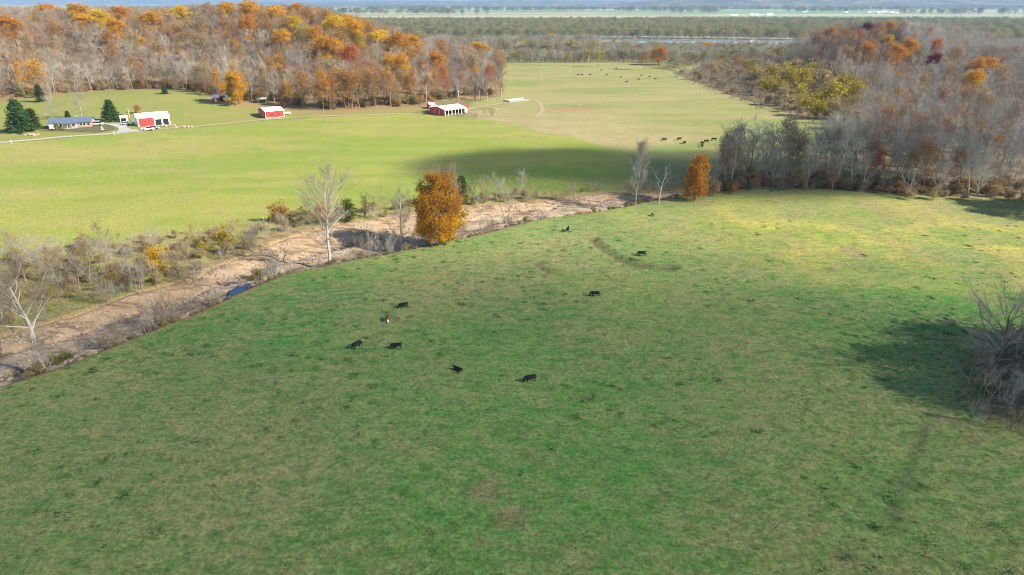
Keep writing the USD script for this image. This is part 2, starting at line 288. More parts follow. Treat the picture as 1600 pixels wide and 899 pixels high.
def paint(mask, color, dr=None, cl=None):
    global zone, dry, clump
    m = np.asarray(mask); zone = zone * (1 - m[..., None]) + m[..., None] * np.asarray(color)
    if dr is not None: dry = dry * (1 - m) + m * dr
    if cl is not None: clump = clump * (1 - m) + m * cl
n_a = fbm2(X, Y, 45, 4, 21); n_b = fbm2(X, Y, 14, 4, 31); n_c = fbm2(X * 0.35, Y, 22, 4, 41); n_d = fbm2(X, Y, 24, 4, 25)
paint(np.ones(X.shape), (0.17, 0.16, 0.075), 0.3, 0.2)                                   # rough grass everywhere else
# far plain: pale fields in strips
strip = fbm2(X * 0.25, Y, 420, 3, 51); 
paint(smooth((Y - 1500) / 300), (0.27, 0.27, 0.15), 0, 0)
paint(smooth((Y - 1500) / 300) * smooth((strip - 0.52) / 0.06), (0.38, 0.35, 0.21)); paint(smooth((Y - 1500) / 300) * smooth((0.43 - strip) / 0.05), (0.20, 0.27, 0.12))
# the near pasture
near_field = Polygon(list(near_s) + [P(1400, 306), P(1600, 309), P(1900, 311), (260, 30), (-260, 30)])
m = soft(near_field, 1.2)
paint(m, (0.112, 0.218, 0.054), 0.66, 0.9)
crest = Polygon([P(*q) for q in [(960, 330), (1040, 318), (1160, 303), (1340, 302), (1420, 310), (1900, 312), (1900, 480), (1600, 478), (1450, 470), (1250, 440), (1080, 395), (980, 360)]])
paint(m * soft(crest, 9) * (0.70 + 1.0 * (n_b - 0.35)).clip(0, 1), (0.46, 0.390, 0.072), 1.0, 0.8)
paint(m * soft(crest, 9) * smooth((n_d - 0.5) / 0.12) * 0.55, (0.165, 0.215, 0.058), 0.9); paint(m * soft(crest, 9) * smooth((n_b - 0.56) / 0.1) * 0.5, (0.31, 0.235, 0.10), 1.0)
paint(m * smooth((n_d - 0.48) / 0.18) * 0.55, (0.200, 0.250, 0.072)); paint(m * smooth((0.45 - n_d) / 0.12) * 0.5, (0.075, 0.190, 0.046))
paint(m * smooth((n_a - 0.5) / 0.16) * 0.6, (0.205, 0.245, 0.078)); paint(m * smooth((0.45 - n_a) / 0.14) * 0.6, (0.082, 0.225, 0.050))
paint(m * soft(poly([(-100, 640), (250, 560), (520, 590), (560, 700), (420, 860), (-150, 860)]), 12) * (0.35 + 0.5 * n_b), (0.185, 0.205, 0.085), 0.8)
paint(m * soft(poly([(560, 420), (900, 360), (1000, 420), (760, 480), (560, 500)]), 8) * (0.3 + 0.6 * n_b), (0.240, 0.245, 0.095), 0.8)
paint(m * soft(poly([(700, 620), (980, 600), (1050, 760), (900, 900), (600, 900)]), 9) * (0.3 + 0.5 * n_b), (0.100, 0.225, 0.046), 0.5)
# the mown fields beyond the creek
green_field = Polygon(list(far_s[::-1]) + [P(q[0], q[1]) for q in [(-300, 520), (-300, 245), (0, 224), (180, 209), (290, 200), (400, 189), (520, 182), (640, 178), (700, 182), (745, 186), (830, 205), (900, 216), (960, 233), (985, 240), (1000, 300)]])
paint(soft(green_field, 1.5), (0.242, 0.280, 0.046), 0.42, 0.18)
gm = soft(green_field, 1.5); n_s = fbm2(X * 0.22 + 0.15 * Y, Y, 7, 4, 61)
n_t = fbm2(X, Y, 5.5, 3, 67); paint(gm * smooth((n_t - 0.52) / 0.14) * 0.30, (0.310, 0.290, 0.085)); paint(gm * smooth((0.44 - n_t) / 0.12) * 0.30, (0.165, 0.235, 0.036)); paint(gm * smooth((n_s - 0.5) / 0.14) * 0.45, (0.330, 0.320, 0.085)); paint(gm * smooth((0.45 - n_s) / 0.12) * 0.4, (0.185, 0.265, 0.036))
for px, py, r_ in ((225, 246, 7), (272, 266, 8), (465, 231, 8), (455, 285, 4), (620, 250, 5), (100, 236, 8), (60, 300, 6), (330, 330, 4), (540, 205, 7)):
    w = P(px, py); dd = np.hypot((X - w[0]) / 2.2, Y - w[1]) + (n_b - 0.5) * 6; paint(gm * smooth((r_ - dd) / 4) * 0.45, (0.36, 0.30, 0.12), 0.8)
paint(gm * smooth((n_c - 0.53) / 0.12) * 0.5, (0.320, 0.300, 0.075)); paint(gm * smooth((0.46 - n_c) / 0.12) * 0.45, (0.180, 0.270, 0.034))
paint(gm * soft(poly([(-300, 245), (0, 224), (180, 212), (330, 200), (330, 240), (200, 250), (60, 262), (-300, 290)]), 14) * 0.35 * (n_b > 0.4), (0.36, 0.285, 0.11))
mid_field = Polygon([P(q[0], q[1]) for q in [(985, 240), (900, 216), (830, 205), (745, 186), (720, 178), (740, 160), (785, 150), (788, 128), (775, 108), (782, 97), (860, 94), (960, 96), (1020, 100), (1060, 116), (1150, 152), (1260, 186), (1330, 194), (1300, 235), (1270, 258), (1110, 300), (1000, 304)]])
mm = soft(mid_field, 2.0)
paint(mm, (0.240, 0.262, 0.078), 0.7, 0.25)
paint(mm * smooth((n_c - 0.50) / 0.12) * 0.55, (0.345, 0.295, 0.135)); paint(mm * smooth((0.46 - n_c) / 0.12) * 0.6, (0.180, 0.245, 0.062)); n_f = fbm2(X * 0.3 + 0.1 * Y, Y, 9, 4, 63); paint(mm * smooth((n_f - 0.53) / 0.1) * 0.45, (0.36, 0.295, 0.14)); paint(mm * smooth((0.44 - n_f) / 0.1) * 0.35, (0.185, 0.215, 0.07))
paint(mm * soft(poly([(720, 178), (850, 185), (1000, 205), (1040, 222), (960, 233), (900, 216), (830, 205)]), 7) * 0.8, (0.36, 0.30, 0.145), 0.9)
paint(mm * soft(poly([(735, 168), (850, 166), (960, 180), (1080, 200), (1060, 226), (960, 233), (900, 216), (830, 205), (745, 186)]), 9) * (0.5 + 0.5 * smooth((n_f - 0.42) / 0.15)) * 0.85, (0.37, 0.300, 0.150), 0.9)
paint(mm * soft(poly([(800, 150), (1060, 148), (1060, 158), (900, 160), (800, 166)]), 8) * 0.5, (0.38, 0.305, 0.15))
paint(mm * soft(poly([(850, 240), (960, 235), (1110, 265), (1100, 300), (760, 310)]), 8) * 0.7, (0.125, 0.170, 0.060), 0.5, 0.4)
# farm yard, knoll
knoll = Polygon([P(q[0], q[1]) for q in [(-300, 245), (0, 222), (180, 208), (290, 199), (400, 188), (520, 181), (640, 177), (690, 165), (640, 168), (500, 174), (420, 166), (330, 158), (300, 150), (230, 147), (140, 150), (60, 158), (0, 163), (-300, 185)]])
km = soft(knoll, 1.5)
paint(km, (0.215, 0.240, 0.055), 0.5, 0.2); paint(km * smooth((n_b - 0.5) / 0.15) * 0.4, (0.31, 0.26, 0.09))
paint(km * soft(poly([(320, 160), (420, 168), (500, 176), (640, 170), (690, 162), (690, 170), (640, 174), (500, 179), (430, 176), (330, 166)]), 3) * 0.8, (0.30, 0.185, 0.085), 0.6, 0.3)
yard = poly([(60, 205), (150, 208), (184, 203), (180, 196), (120, 196), (65, 198)])
paint(soft(yard, 1.0), (0.115, 0.105, 0.055), 0.3, 0.2)
# woods: leaf litter
for pg, c in ((hill_wood, (0.27, 0.165, 0.085)), (right_wood, (0.22, 0.165, 0.115)), (river_wood, (0.28, 0.255, 0.11)), (far_wood, (0.20, 0.20, 0.12))):
    paint(soft(pg, 2.5), c, 0.5, 0.4)
paint(soft(willow_area, 2.5), (0.22, 0.165, 0.095), 0.6, 0.5); paint(soft(willow_area, 2.5) * smooth((n_c - 0.5) / 0.1) * 0.7, (0.27, 0.17, 0.10))
# strip of rough grass on the far bank of the creek, bare earth along both lips
bank_strip = Polygon(list(far_s[::-1]) + [P(q[0], q[1] - o) for q, o in zip(far_bank, [130, 120, 118, 112, 105, 92, 80, 66, 52, 40, 26, 22, 16, 14, 13, 12, 11, 10, 9, 8, 7, 6, 5])]).buffer(0)
bm = soft(bank_strip, 3.0)
paint(bm * (0.75 + 0.5 * (n_b - 0.4)).clip(0, 1), (0.29, 0.255, 0.085), 0.9, 0.5)
cd = creek_depth(XF, YF).reshape(X.shape)
paint(smooth((cd + 2.0 + 2.2 * (n_b - 0.5)) / 1.4) * (cd > -12), (0.27, 0.175, 0.095), 0.3, 0.3)
sandbar = smooth((cd + 4 + 8 * (n_b - 0.5)) / 2) * bm * (X < P(470, 365)[0])
paint(sandbar, (0.29, 0.205, 0.110), 0.2, 0.3)
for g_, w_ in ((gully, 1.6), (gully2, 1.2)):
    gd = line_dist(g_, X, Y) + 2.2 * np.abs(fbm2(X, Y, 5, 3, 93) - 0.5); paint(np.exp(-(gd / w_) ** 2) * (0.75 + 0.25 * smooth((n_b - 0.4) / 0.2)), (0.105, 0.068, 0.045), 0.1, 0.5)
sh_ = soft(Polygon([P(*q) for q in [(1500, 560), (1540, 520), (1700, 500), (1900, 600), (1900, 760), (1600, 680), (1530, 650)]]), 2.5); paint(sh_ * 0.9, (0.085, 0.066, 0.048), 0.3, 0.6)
# worn strip with dark weeds, and bare patches in the near pasture
weed = 1.1 * line_dist(LineString([P(1446, 668), P(1436, 700), P(1420, 738), P(1404, 780), P(1388, 838)]), X, Y); paint(np.exp(-(weed / 0.9) ** 2) * (0.5 + 0.5 * smooth((fbm2(X, Y, 3, 3, 91) - 0.38) / 0.2)) * 0.62, (0.064, 0.066, 0.038), 0.0, 1.0)
for px, py, r_ in ((1470, 655, 2.2), (1295, 695, 1.6), (1520, 690, 2.4), (765, 765, 2.4), (800, 805, 2.2), (620, 625, 1.3), (480, 655, 1.8), (1380, 345, 3.0), (1300, 425, 2.0), (1330, 400, 3), (1250, 440, 1.2), (1320, 880, 2.0)):
    w = P(px, py); dd = np.hypot(X - w[0], (Y - w[1]) * 0.8) + (n_b - 0.5) * 4; paint(smooth((r_ - dd) / 1.2) * 0.75, (0.19, 0.145, 0.08) if py > 400 else (0.27, 0.19, 0.10), 0.8, 0.8)
dirt = P(885, 170); dd = np.hypot((X - dirt[0]) / 2.6, (Y - dirt[1]) / 1.0) + (n_b - 0.5) * 4; paint(smooth((9 - dd) / 4) * 0.9, (0.35, 0.20, 0.11))
for q0 in ((1010, 115), (1000, 155), (810, 183)):
    dirt = P(*q0); dd = np.hypot((X - dirt[0]) / 4, (Y - dirt[1])) + (n_b - 0.5) * 5; paint(smooth((6 - dd) / 3) * 0.5, (0.33, 0.24, 0.14))
ny, nx = X.shape
i = np.arange((ny - 1) * (nx - 1)); r0 = i // (nx - 1) * nx + i % (nx - 1)
F = np.vstack([np.stack([r0, r0 + 1, r0 + nx + 1], 1), np.stack([r0, r0 + nx + 1, r0 + nx], 1)])
V = np.stack([XF, YF, Z.ravel()], 1)
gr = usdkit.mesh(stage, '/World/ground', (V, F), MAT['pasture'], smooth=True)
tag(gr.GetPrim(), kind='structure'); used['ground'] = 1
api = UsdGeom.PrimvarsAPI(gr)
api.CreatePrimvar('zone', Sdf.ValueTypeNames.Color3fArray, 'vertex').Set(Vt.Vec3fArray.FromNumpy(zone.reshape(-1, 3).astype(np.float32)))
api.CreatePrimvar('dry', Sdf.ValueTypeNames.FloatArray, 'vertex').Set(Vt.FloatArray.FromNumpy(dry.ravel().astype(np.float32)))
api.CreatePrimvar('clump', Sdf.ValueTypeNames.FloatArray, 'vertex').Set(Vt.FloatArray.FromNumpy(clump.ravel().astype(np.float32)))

# creek bed: a sheet of gravel between the two banks, with bars and a darker low channel
def resample(pts, n):
    d = np.r_[0, np.cumsum(np.hypot(*np.diff(pts, axis=0).T))]; t = np.linspace(0, d[-1], n)
    return np.stack([np.interp(t, d, pts[:, 0]), np.interp(t, d, pts[:, 1])], 1)
na_, nb_ = 420, 34
A, B = resample(near_w, na_), resample(far_w, na_)
t = np.linspace(-0.03, 1.03, nb_)[None, :, None]
C = A[:, None] * (1 - t) + B[:, None] * t
cx, cy = C[..., 0], C[..., 1]; tt = np.broadcast_to(t[..., 0], cx.shape); along = np.arange(na_)[:, None] / 4.0 + 0 * cx
base = height(cx.ravel(), cy.ravel(), fine=False).reshape(cx.shape)
ch = 0.24 + 0.10 * np.sin(along * 0.14) + 0.14 * (fbm2(along, along * 0, 6, 3, 3) - 0.5) * 2
chan = np.exp(-((tt - ch) / 0.055) ** 2); lc = 0.56 + 0.09 * np.sin(along * 0.09 + 1) + 0.12 * (fbm2(along, along * 0 + 3, 4, 3, 4) - 0.5) * 2; lip = np.exp(-((tt - lc) / 0.03) ** 2)
bz = base - 1.25 + 0.9 * smooth((tt - 0.5) / 0.5) + (fbm2(cx, cy, 6, 4, 61) - 0.5) * 1.3 - 0.5 * chan - 0.45 * lip - 1.0 * smooth((np.abs(tt - 0.5) - 0.49) / 0.04)
peach = smooth((tt - lc + 0.05) / 0.12)
wet = np.clip(0.75 * chan * smooth((fbm2(along, tt * 6, 6, 3, 8) - 0.40) / 0.2) + 0.85 * lip * smooth((fbm2(along, tt * 4, 5, 3, 9) - 0.42) / 0.15), 0, 0.85)
i = np.arange((na_ - 1) * (nb_ - 1)); r0 = i // (nb_ - 1) * nb_ + i % (nb_ - 1)
Fc = np.vstack([np.stack([r0, r0 + nb_, r0 + nb_ + 1], 1), np.stack([r0, r0 + nb_ + 1, r0 + 1], 1)])
Vc = np.stack([cx.ravel(), cy.ravel(), bz.ravel()], 1)
n0 = np.cross(Vc[Fc[0, 1]] - Vc[Fc[0, 0]], Vc[Fc[0, 2]] - Vc[Fc[0, 0]])
if n0[2] < 0: Fc = Fc[:, ::-1]
cb = usdkit.mesh(stage, '/World/creek_bed', (Vc, Fc), MAT['gravel'], smooth=True); tag(cb.GetPrim(), kind='structure')
UsdGeom.PrimvarsAPI(cb).CreatePrimvar('wet', Sdf.ValueTypeNames.FloatArray, 'vertex').Set(Vt.FloatArray.FromNumpy(wet.ravel().astype(np.float32)))
UsdGeom.PrimvarsAPI(cb).CreatePrimvar('peach', Sdf.ValueTypeNames.FloatArray, 'vertex').Set(Vt.FloatArray.FromNumpy(peach.ravel().astype(np.float32)))
_cr = np.random.default_rng(55); crk = []
rock_cl = new_class('creek_rock'); _s = trimesh.creation.icosphere(1, 1.0); _s.vertices *= 1 + .5 * (noise(_s.vertices * 1.7) - .5)[:, None]; _s.vertices *= [1.3, 1, .7]; usdkit.mesh(stage, '/_class_creek_rock/rock', _s, MAT['stone'])
log_cl = new_class('creek_log'); usdkit.mesh(stage, '/_class_creek_log/log', trimesh.creation.cylinder(0.5, 12, 6).apply_transform(trimesh.transformations.rotation_matrix(math.pi / 2, [0, 1, 0])), MAT['weathered_wood'])
for k in range(3600):
    a, b = int(_cr.integers(5, na_ - 5)), int(_cr.integers(3, nb_ - 3)); u = _cr.random()
    if fbm2(np.array([cx[a, b]]), np.array([cy[a, b]]), 5, 2, 71)[0] < 0.5 and u > 0.15: continue
    sz = _cr.uniform(0.08, 0.30) if u > .08 else _cr.uniform(.1, .22)
    crk.append(('/_class_creek_rock' if u > .08 else '/_class_creek_log', (cx[a, b] + _cr.normal(0, .4), cy[a, b] + _cr.normal(0, .4), bz[a, b] + 0.02), _cr.uniform(0, 6.28), sz))
# leftover pool in the creek bed
def flat(points, z, mat_, name, kind='structure', seed=0):
    p2 = Polygon(points).segmentize(2.0)
    v, f = trimesh.creation.triangulate_polygon(p2, engine='earcut')
    o = obj(name, (np.c_[v, np.full(len(v), z)], f), mat_); return tag(o, kind=kind)
pool = [P(*q, -0.9) for q in [(350, 465), (357, 459), (359, 452), (366, 449), (371, 445), (379, 446), (384, 442), (393, 441), (391, 446), (384, 449), (382, 454), (373, 457), (368, 461), (360, 461), (354, 467)]]
pc = np.mean(pool, 0); flat(pool, h1(*(P(300, 520))) * 0 + float(height([pc[0]], [pc[1]], False)[0]) - 0.86, 'creek_water', 'creek_pool')
# big river with its pale bars
flat(list(river_poly.exterior.coords)[:-1], -9.6, 'river_water', 'river')
sb = obj('sand_bar', (lambda v, f: (np.c_[v, np.full(len(v), -7.85)], f))(*trimesh.creation.triangulate_polygon(Polygon([P(840, 57, -8), P(960, 56.2, -8), P(1100, 57.2, -8), P(1260, 60, -8), P(1260, 62.2, -8), P(1140, 60, -8), P(1000, 58.6, -8), P(840, 58.4, -8)]).segmentize(20), engine='earcut')), 'sand'); tag(sb, kind='structure')
jt = obj('stone_jetty', trimesh.creation.extrude_polygon(LineString([P(1162, 71.5, -9), P(1168, 66, -9), P(1180, 61, -9)]).buffer(3.2), 2.4).apply_translation((0, 0, -10.4)), 'stone'); tag(jt, 'pale stone jetty reaching into the far river', 'jetty')

def ribbon(pts, width, mat_, name, lift=0.10, n=None):
    w = np.array([hit(*q) for q in pts]); L = LineString(w).length; n = int(L / 2.5)
    c = resample(w, n)
    for k in range(2): c[1:-1] = (c[:-2] + 2 * c[1:-1] + c[2:]) / 4
    tn = np.gradient(c, axis=0); tn /= np.linalg.norm(tn, axis=1)[:, None]; nn = np.stack([-tn[:, 1], tn[:, 0]], 1)
    wv = width * (0.85 + 0.3 * fbm2(np.arange(n) * 2.5, np.zeros(n), 12, 2, 4))
    rows = [c + nn * (s * wv[:, None] / 2) for s in (-1, 0, 1)]
    xy = np.stack(rows, 1).reshape(-1, 2); z = height(xy[:, 0], xy[:, 1]) + lift + np.tile([-0.02, 0.03, -0.02], n)
    i = np.arange((n - 1) * 2); r0 = i // 2 * 3 + i % 2
    f = np.vstack([np.stack([r0, r0 + 1, r0 + 4], 1), np.stack([r0, r0 + 4, r0 + 3], 1)])
    o = obj(name, (np.c_[xy, z], f), mat_, smooth=True); return tag(o, kind='structure')
ribbon([(-160, 238), (0, 223), (90, 215), (180, 208.5), (230, 204)], 3.4, 'drive_gravel', 'driveway')
ribbon([(225, 204), (290, 199), (345, 194), (400, 188.5), (450, 184.5)], 2.6, 'track_dirt', 'farm_track')
ribbon([(447, 184.7), (500, 181.5), (560, 180), (620, 178), (672, 177)], 2.6, 'track_dirt', 'farm_track')
ribbon([(728, 172), (750, 167), (775, 163), (797, 158)], 2.6, 'track_dirt', 'farm_track')
ribbon([(828, 154), (880, 152), (960, 149), (1040, 146)], 2.2, 'track_dirt', 'farm_track')
ribbon([(830, 155), (843, 160), (848, 172), (838, 184)], 2.2, 'track_dirt', 'farm_track')
ribbon([(1040, 112), (1090, 133), (1150, 154), (1210, 173), (1262, 188)], 2.4, 'track_dirt', 'farm_track')
pad = [hit(*q) for q in [(160, 193.5), (176, 197.5), (184, 200.5), (186, 204), (180, 208), (188, 208.2), (222, 204.6), (205, 202.5), (198, 199.5), (199, 196.5), (205, 194.8), (192, 193.6)]]
pv, pf = trimesh.creation.triangulate_polygon(Polygon(pad).segmentize(1.5), engine='earcut')
tag(obj('parking_pad', (np.c_[pv, height(pv[:, 0], pv[:, 1]) + 0.17], pf), 'concrete'), kind='structure')

# ------------------------------------------------------------------ far hills
def far_hill(y0, depth, x0, x1, hmax, seed, name='hills'):
    xs = np.linspace(x0, x1, 160); ys = np.linspace(0, 1, 16)
    XX, T = np.meshgrid(xs, ys); prof = 0.45 + 0.75 * fbm2(XX, XX * 0, (x1 - x0) / 7, 4, seed)
    fade = smooth((XX - x0) / (0.2 * (x1 - x0))) * smooth((x1 - XX) / (0.2 * (x1 - x0)))
    zz = -12 + hmax * prof * fade * np.sin(np.pi * T ** 0.8) ** 0.8 * (0.85 + 0.3 * fbm2(XX, T * depth, depth * 0.3, 4, seed + 9))
    yy = y0 + T * depth + 300 * (fbm2(XX, XX * 0, (x1 - x0) / 12, 3, seed + 3) - 0.5)
    ny, nx = XX.shape; i = np.arange((ny - 1) * (nx - 1)); r0 = i // (nx - 1) * nx + i % (nx - 1)
    f = np.vstack([np.stack([r0, r0 + 1, r0 + nx + 1], 1), np.stack([r0, r0 + nx + 1, r0 + nx], 1)])
    return tag(obj(name, (np.stack([XX.ravel(), yy.ravel(), zz.ravel()], 1), f), 'hills', smooth=True), kind='structure')
far_hill(6500, 3500, 200, 8500, 110, 71); far_hill(9500, 4000, -5500, 5200, 85, 72); far_hill(13500, 5000, -18000, 18000, 165, 73)
far_hill(8200, 1500, -4200, 900, 40, 74)

# ------------------------------------------------------------------ tree shapes
def tubes(S, sides):
    if not len(S): return np.zeros((0, 3)), np.zeros((0, 3), int)
    S = np.asarray(S); p0, p1, a, b = S[:, :3], S[:, 3:6], S[:, 6], S[:, 7]
    d = p1 - p0; d /= np.linalg.norm(d, axis=1)[:, None] + 1e-9
    ref = np.where(np.abs(d[:, 2:]) > 0.9, [[1.0, 0, 0]], [[0, 0, 1.0]])
    u = np.cross(d, ref); u /= np.linalg.norm(u, axis=1)[:, None]; w = np.cross(d, u)
    th = np.arange(sides) * 2 * np.pi / sides
    ring = u[:, None] * np.cos(th)[None, :, None] + w[:, None] * np.sin(th)[None, :, None]
    v = np.concatenate([p0[:, None] + ring * a[:, None, None], p1[:, None] + ring * b[:, None, None]], 1)
    n, k = len(S), np.arange(sides); kn = (k + 1) % sides
    f = np.concatenate([np.stack([k, kn, kn + sides], 1), np.stack([k, kn + sides, k + sides], 1)])
    return v.reshape(-1, 3), (f[None] + (np.arange(n) * 2 * sides)[:, None, None]).reshape(-1, 3)
def join(*parts):
    V_, F_, o = [], [], 0
    for v, f in parts:
        V_.append(v); F_.append(f + o); o += len(v)
    return np.vstack(V_), np.vstack(F_)
def unit(v): return v / (np.linalg.norm(v) + 1e-9)
def shoot(r, p, d, length, r0, r1, n, up, wob):
    pts, q, d = [p], p.copy(), unit(d)
    for k in range(n):
        d = unit(d + np.array([0, 0, up]) + r.normal(0, wob, 3)); q = q + d * length / n; pts.append(q.copy())
    rad = np.linspace(r0, r1, n + 1)
    return np.array(pts), rad
def segs(pts, rad): return [np.r_[pts[k], pts[k + 1], rad[k], rad[k + 1]] for k in range(len(pts) - 1)]
def skeleton(seed, H, r0, base=0.3, limbs=13, spread=0.3, sub=6, twigs=7, up=0.16, lean=(0, 0), elev=(25, 65), stems=1, twig_r=0.018, twig_len=0.11, top=0.85, round_=1.0):
    r = np.random.default_rng(seed); big, mid, fine, tips = [], [], [], []
    for s in range(stems):
        a0 = r.uniform(0, 6.28); ln = np.array([lean[0], lean[1], 1.0]) + (0.28 * np.array([math.cos(a0), math.sin(a0), 0]) if stems > 1 else 0)
        h = H * (1 if s == 0 else r.uniform(0.7, 0.95)); rr = r0 * (1 if s == 0 else 0.75)
        tp, tr = shoot(r, np.array([r.normal(0, 0.3), r.normal(0, 0.3), -0.4]) * (0.15 if r0 > 0.12 else 1.0) * [1, 1, 1 if r0 <= 0.12 else 6.7] if stems > 1 else np.array([0, 0, -0.4]), ln, h * top, rr, rr * 0.22, 9, 0.03, 0.055)
        tr[0] *= 1.35; big += segs(tp, tr)
        n = max(3, limbs // stems); ang = r.uniform(0, 6.28)
        for k in range(n):
            f = base + (1 - base) * (k + r.uniform(0, .8)) / n; f = min(f, 0.985); x = f * 9; j = min(int(x), 8); q = tp[j] + (tp[j + 1] - tp[j]) * (x - j); rad = np.interp(x, range(10), tr)
            ang += 2.4 + r.normal(0, 0.35); g = (f - base) / (1 - base + 1e-9)
            el = math.radians(elev[0] + (elev[1] - elev[0]) * g + r.normal(0, 7))
            L = h * spread * (0.45 + 0.75 * math.sin(math.pi * (0.18 + 0.72 * g)) ** round_) * r.uniform(0.75, 1.15)
            lp, lr = shoot(r, q, np.array([math.cos(ang) * math.cos(el), math.sin(ang) * math.cos(el), math.sin(el)]), L, rad * 0.45, rad * 0.10 + 0.012, 5, up, 0.15)
            big += segs(lp, lr)
            for b in range(sub):
                x = r.uniform(1.2, 5); j = min(int(x), 4); q2 = lp[j] + (lp[j + 1] - lp[j]) * (x - j); d = unit(lp[j + 1] - lp[j]) + r.normal(0, 0.55, 3); d[2] += 0.25
                bp, br = shoot(r, q2, d, L * r.uniform(0.28, 0.5), np.interp(x, range(6), lr) * 0.6, 0.014, 3, up * 0.8, 0.16)
                mid += segs(bp, br); tips.append(bp[-1])
                for c in range(twigs):
                    x = r.uniform(0.5, 3); j = min(int(x), 2); q3 = bp[j] + (bp[j + 1] - bp[j]) * (x - j); d = unit(bp[j + 1] - bp[j]) + r.normal(0, 0.75, 3); d[2] += 0.15
                    e = q3 + unit(d) * H * twig_len * r.uniform(0.5, 1.1)
                    fine.append(np.r_[q3, e, twig_r, twig_r * 0.35]); tips.append(e)
    return big, mid, fine, np.array(tips)
def leaves(seed, centres, n, spread, size, flat_=0.6):
    r = np.random.default_rng(seed)
    c = centres[r.integers(0, len(centres), n)] + r.normal(0, spread, (n, 3)) * [1, 1, flat_]
    a = r.normal(0, 1, (n, 3)); a /= np.linalg.norm(a, axis=1)[:, None]
    b = np.cross(a, r.normal(0, 1, (n, 3))); b /= np.linalg.norm(b, axis=1)[:, None]
    s = size * r.uniform(0.6, 1.35, (n, 1))
    v = np.stack([c - a * s, c + b * s * 0.62, c + a * s, c - b * s * 0.62], 1).reshape(-1, 3)
    k = np.arange(n)[:, None] * 4
    return v, np.vstack([k + [0, 1, 2], k + [0, 2, 3]])
def part(path, mesh, m, smooth_=False): usdkit.mesh(stage, path, mesh, MAT[m], smooth=smooth_)
CLS = {}
def tree_class(key, wood, crown, wm, cm):
    c = new_class(key); p = c.GetPath()
    part(f'{p}/trunk', wood, wm); part(f'{p}/crown', crown, cm); CLS[key] = str(p); return str(p)

# bare forest trees: five shapes in four barks
BARE = {}
for s in range(6):
    big, mid, fine, tips = skeleton(100 + s, 1.0 * 18, 0.24, base=[.34, .42, .28, .48, .38, .30][s], limbs=[13, 11, 15, 10, 12, 16][s], spread=[.31, .28, .36, .27, .33, .30][s], sub=6, twigs=8, elev=(20, 66), up=0.09, twig_r=0.022, twig_len=0.10)
    wood = join(tubes(big, 4)); crown = join(tubes(mid, 3), tubes(fine, 3))
    for b in ('grey', 'taupe', 'pale', 'rosy', 'dark'):
        BARE[s, b] = tree_class(f'bare_tree_{b}_{s}', wood, crown, 'bark_' + b, 'bark_' + b)
# trees still in leaf: dense and sparse crowns in each colour
LEAFY = {}
for s in range(4):
    dense = s < 2
    big, mid, fine, tips = skeleton(200 + s, 17.0, 0.24, base=[.22, .3, .3, .36][s], limbs=[15, 14, 13, 12][s], spread=[.30, .33, .27, .26][s], sub=6, twigs=4, elev=(18, 68), twig_r=0.02)
    wood = join(tubes(big, 4), tubes(mid, 3), tubes(fine, 3))
    crown = leaves(300 + s, tips, 5200 if dense else 1700, 0.75 if dense else 0.6, 0.27 if dense else 0.25)
    for c in ('orange', 'rust', 'gold', 'yellow', 'red', 'tan', 'crimson', 'olive', 'willow'):
        LEAFY[s, c] = tree_class(f'leafy_tree_{c}_{s}', wood, crown, 'bark_taupe', 'leaf_' + c)
# low brush
SHRUB = {}
for s in range(3):
    big, mid, fine, tips = skeleton(400 + s, 4.0, 0.06, base=0.1, limbs=12, spread=0.55, sub=4, twigs=5, stems=4, elev=(25, 75), twig_r=0.016, twig_len=0.2)
    wood = join(tubes(big, 3)); tw = join(tubes(mid, 3), tubes(fine, 3))
    for b in ('grey', 'rosy', 'taupe', 'dark'): SHRUB[s, b] = tree_class(f'bare_shrub_{b}_{s}', wood, tw, 'bark_' + b, 'bark_' + b)
    lv = leaves(450 + s, tips, 1500, 0.35, 0.16)
    wl = join(tubes(big, 3), tubes(mid, 3))
    for c in ('willow', 'olive', 'tan', 'gold', 'rust', 'cedar', 'yellow'): SHRUB[s, c] = tree_class(f'leafy_shrub_{c}_{s}', wl, lv, 'bark_taupe', 'leaf_' + c)
# light trees for the far river plain
FAR = {}
for s in range(3):
    big, mid, fine, tips = skeleton(500 + s, 15.0, 0.3, base=0.2, limbs=9, spread=0.34, sub=4, twigs=2, twig_r=0.05)
    wood = join(tubes(big, 3)); lv = leaves(510 + s, tips, 420, 0.9, 0.5)
    for c in ('farwood', 'olive', 'tan', 'willow'): FAR[s, c] = tree_class(f'far_tree_{c}_{s}', wood, lv, 'bark_grey', 'leaf_' + c)
# conifers
def conifer(seed, H, w, r0, n=2600, skirt=0.06, size=0.3, power=0.85):
    r = np.random.default_rng(seed); wood = [np.r_[0, 0, -0.4, 0, 0, H * 0.6, r0, r0 * 0.5], np.r_[0, 0, H * 0.6, 0, 0, H * 0.98, r0 * 0.5, 0.02]]; cs = []
    for k in range(150):
        f = skirt + (0.99 - skirt) * (k / 150) ** 0.9; a = k * 2.4 + r.normal(0, .3); L = w * (1 - f) ** power * r.uniform(0.75, 1.12) + 0.12
        e = np.array([math.cos(a) * L, math.sin(a) * L, f * H - 0.12 * L]); s = np.array([0, 0, f * H]); wood.append(np.r_[s, e, 0.05, 0.015])
        for j in range(6): cs.append(s + (e - s) * r.uniform(0.35, 1.0))
    return tubes(wood, 4), leaves(seed + 1, np.array(cs), n, 0.06 * w + 0.09, size, 0.5)
wood, lv = conifer(600, 13.5, 5.4, 0.35, 5200, 0.10, 0.36, 0.62); PINE_BIG = tree_class('pine_broad', wood, lv, 'bark_taupe', 'leaf_pine')
wood, lv = conifer(610, 9.5, 3.4, 0.2, 3600, 0.05, 0.26, 0.95); PINE_CONE = tree_class('pine_conical', wood, lv, 'bark_dark', 'leaf_pine')
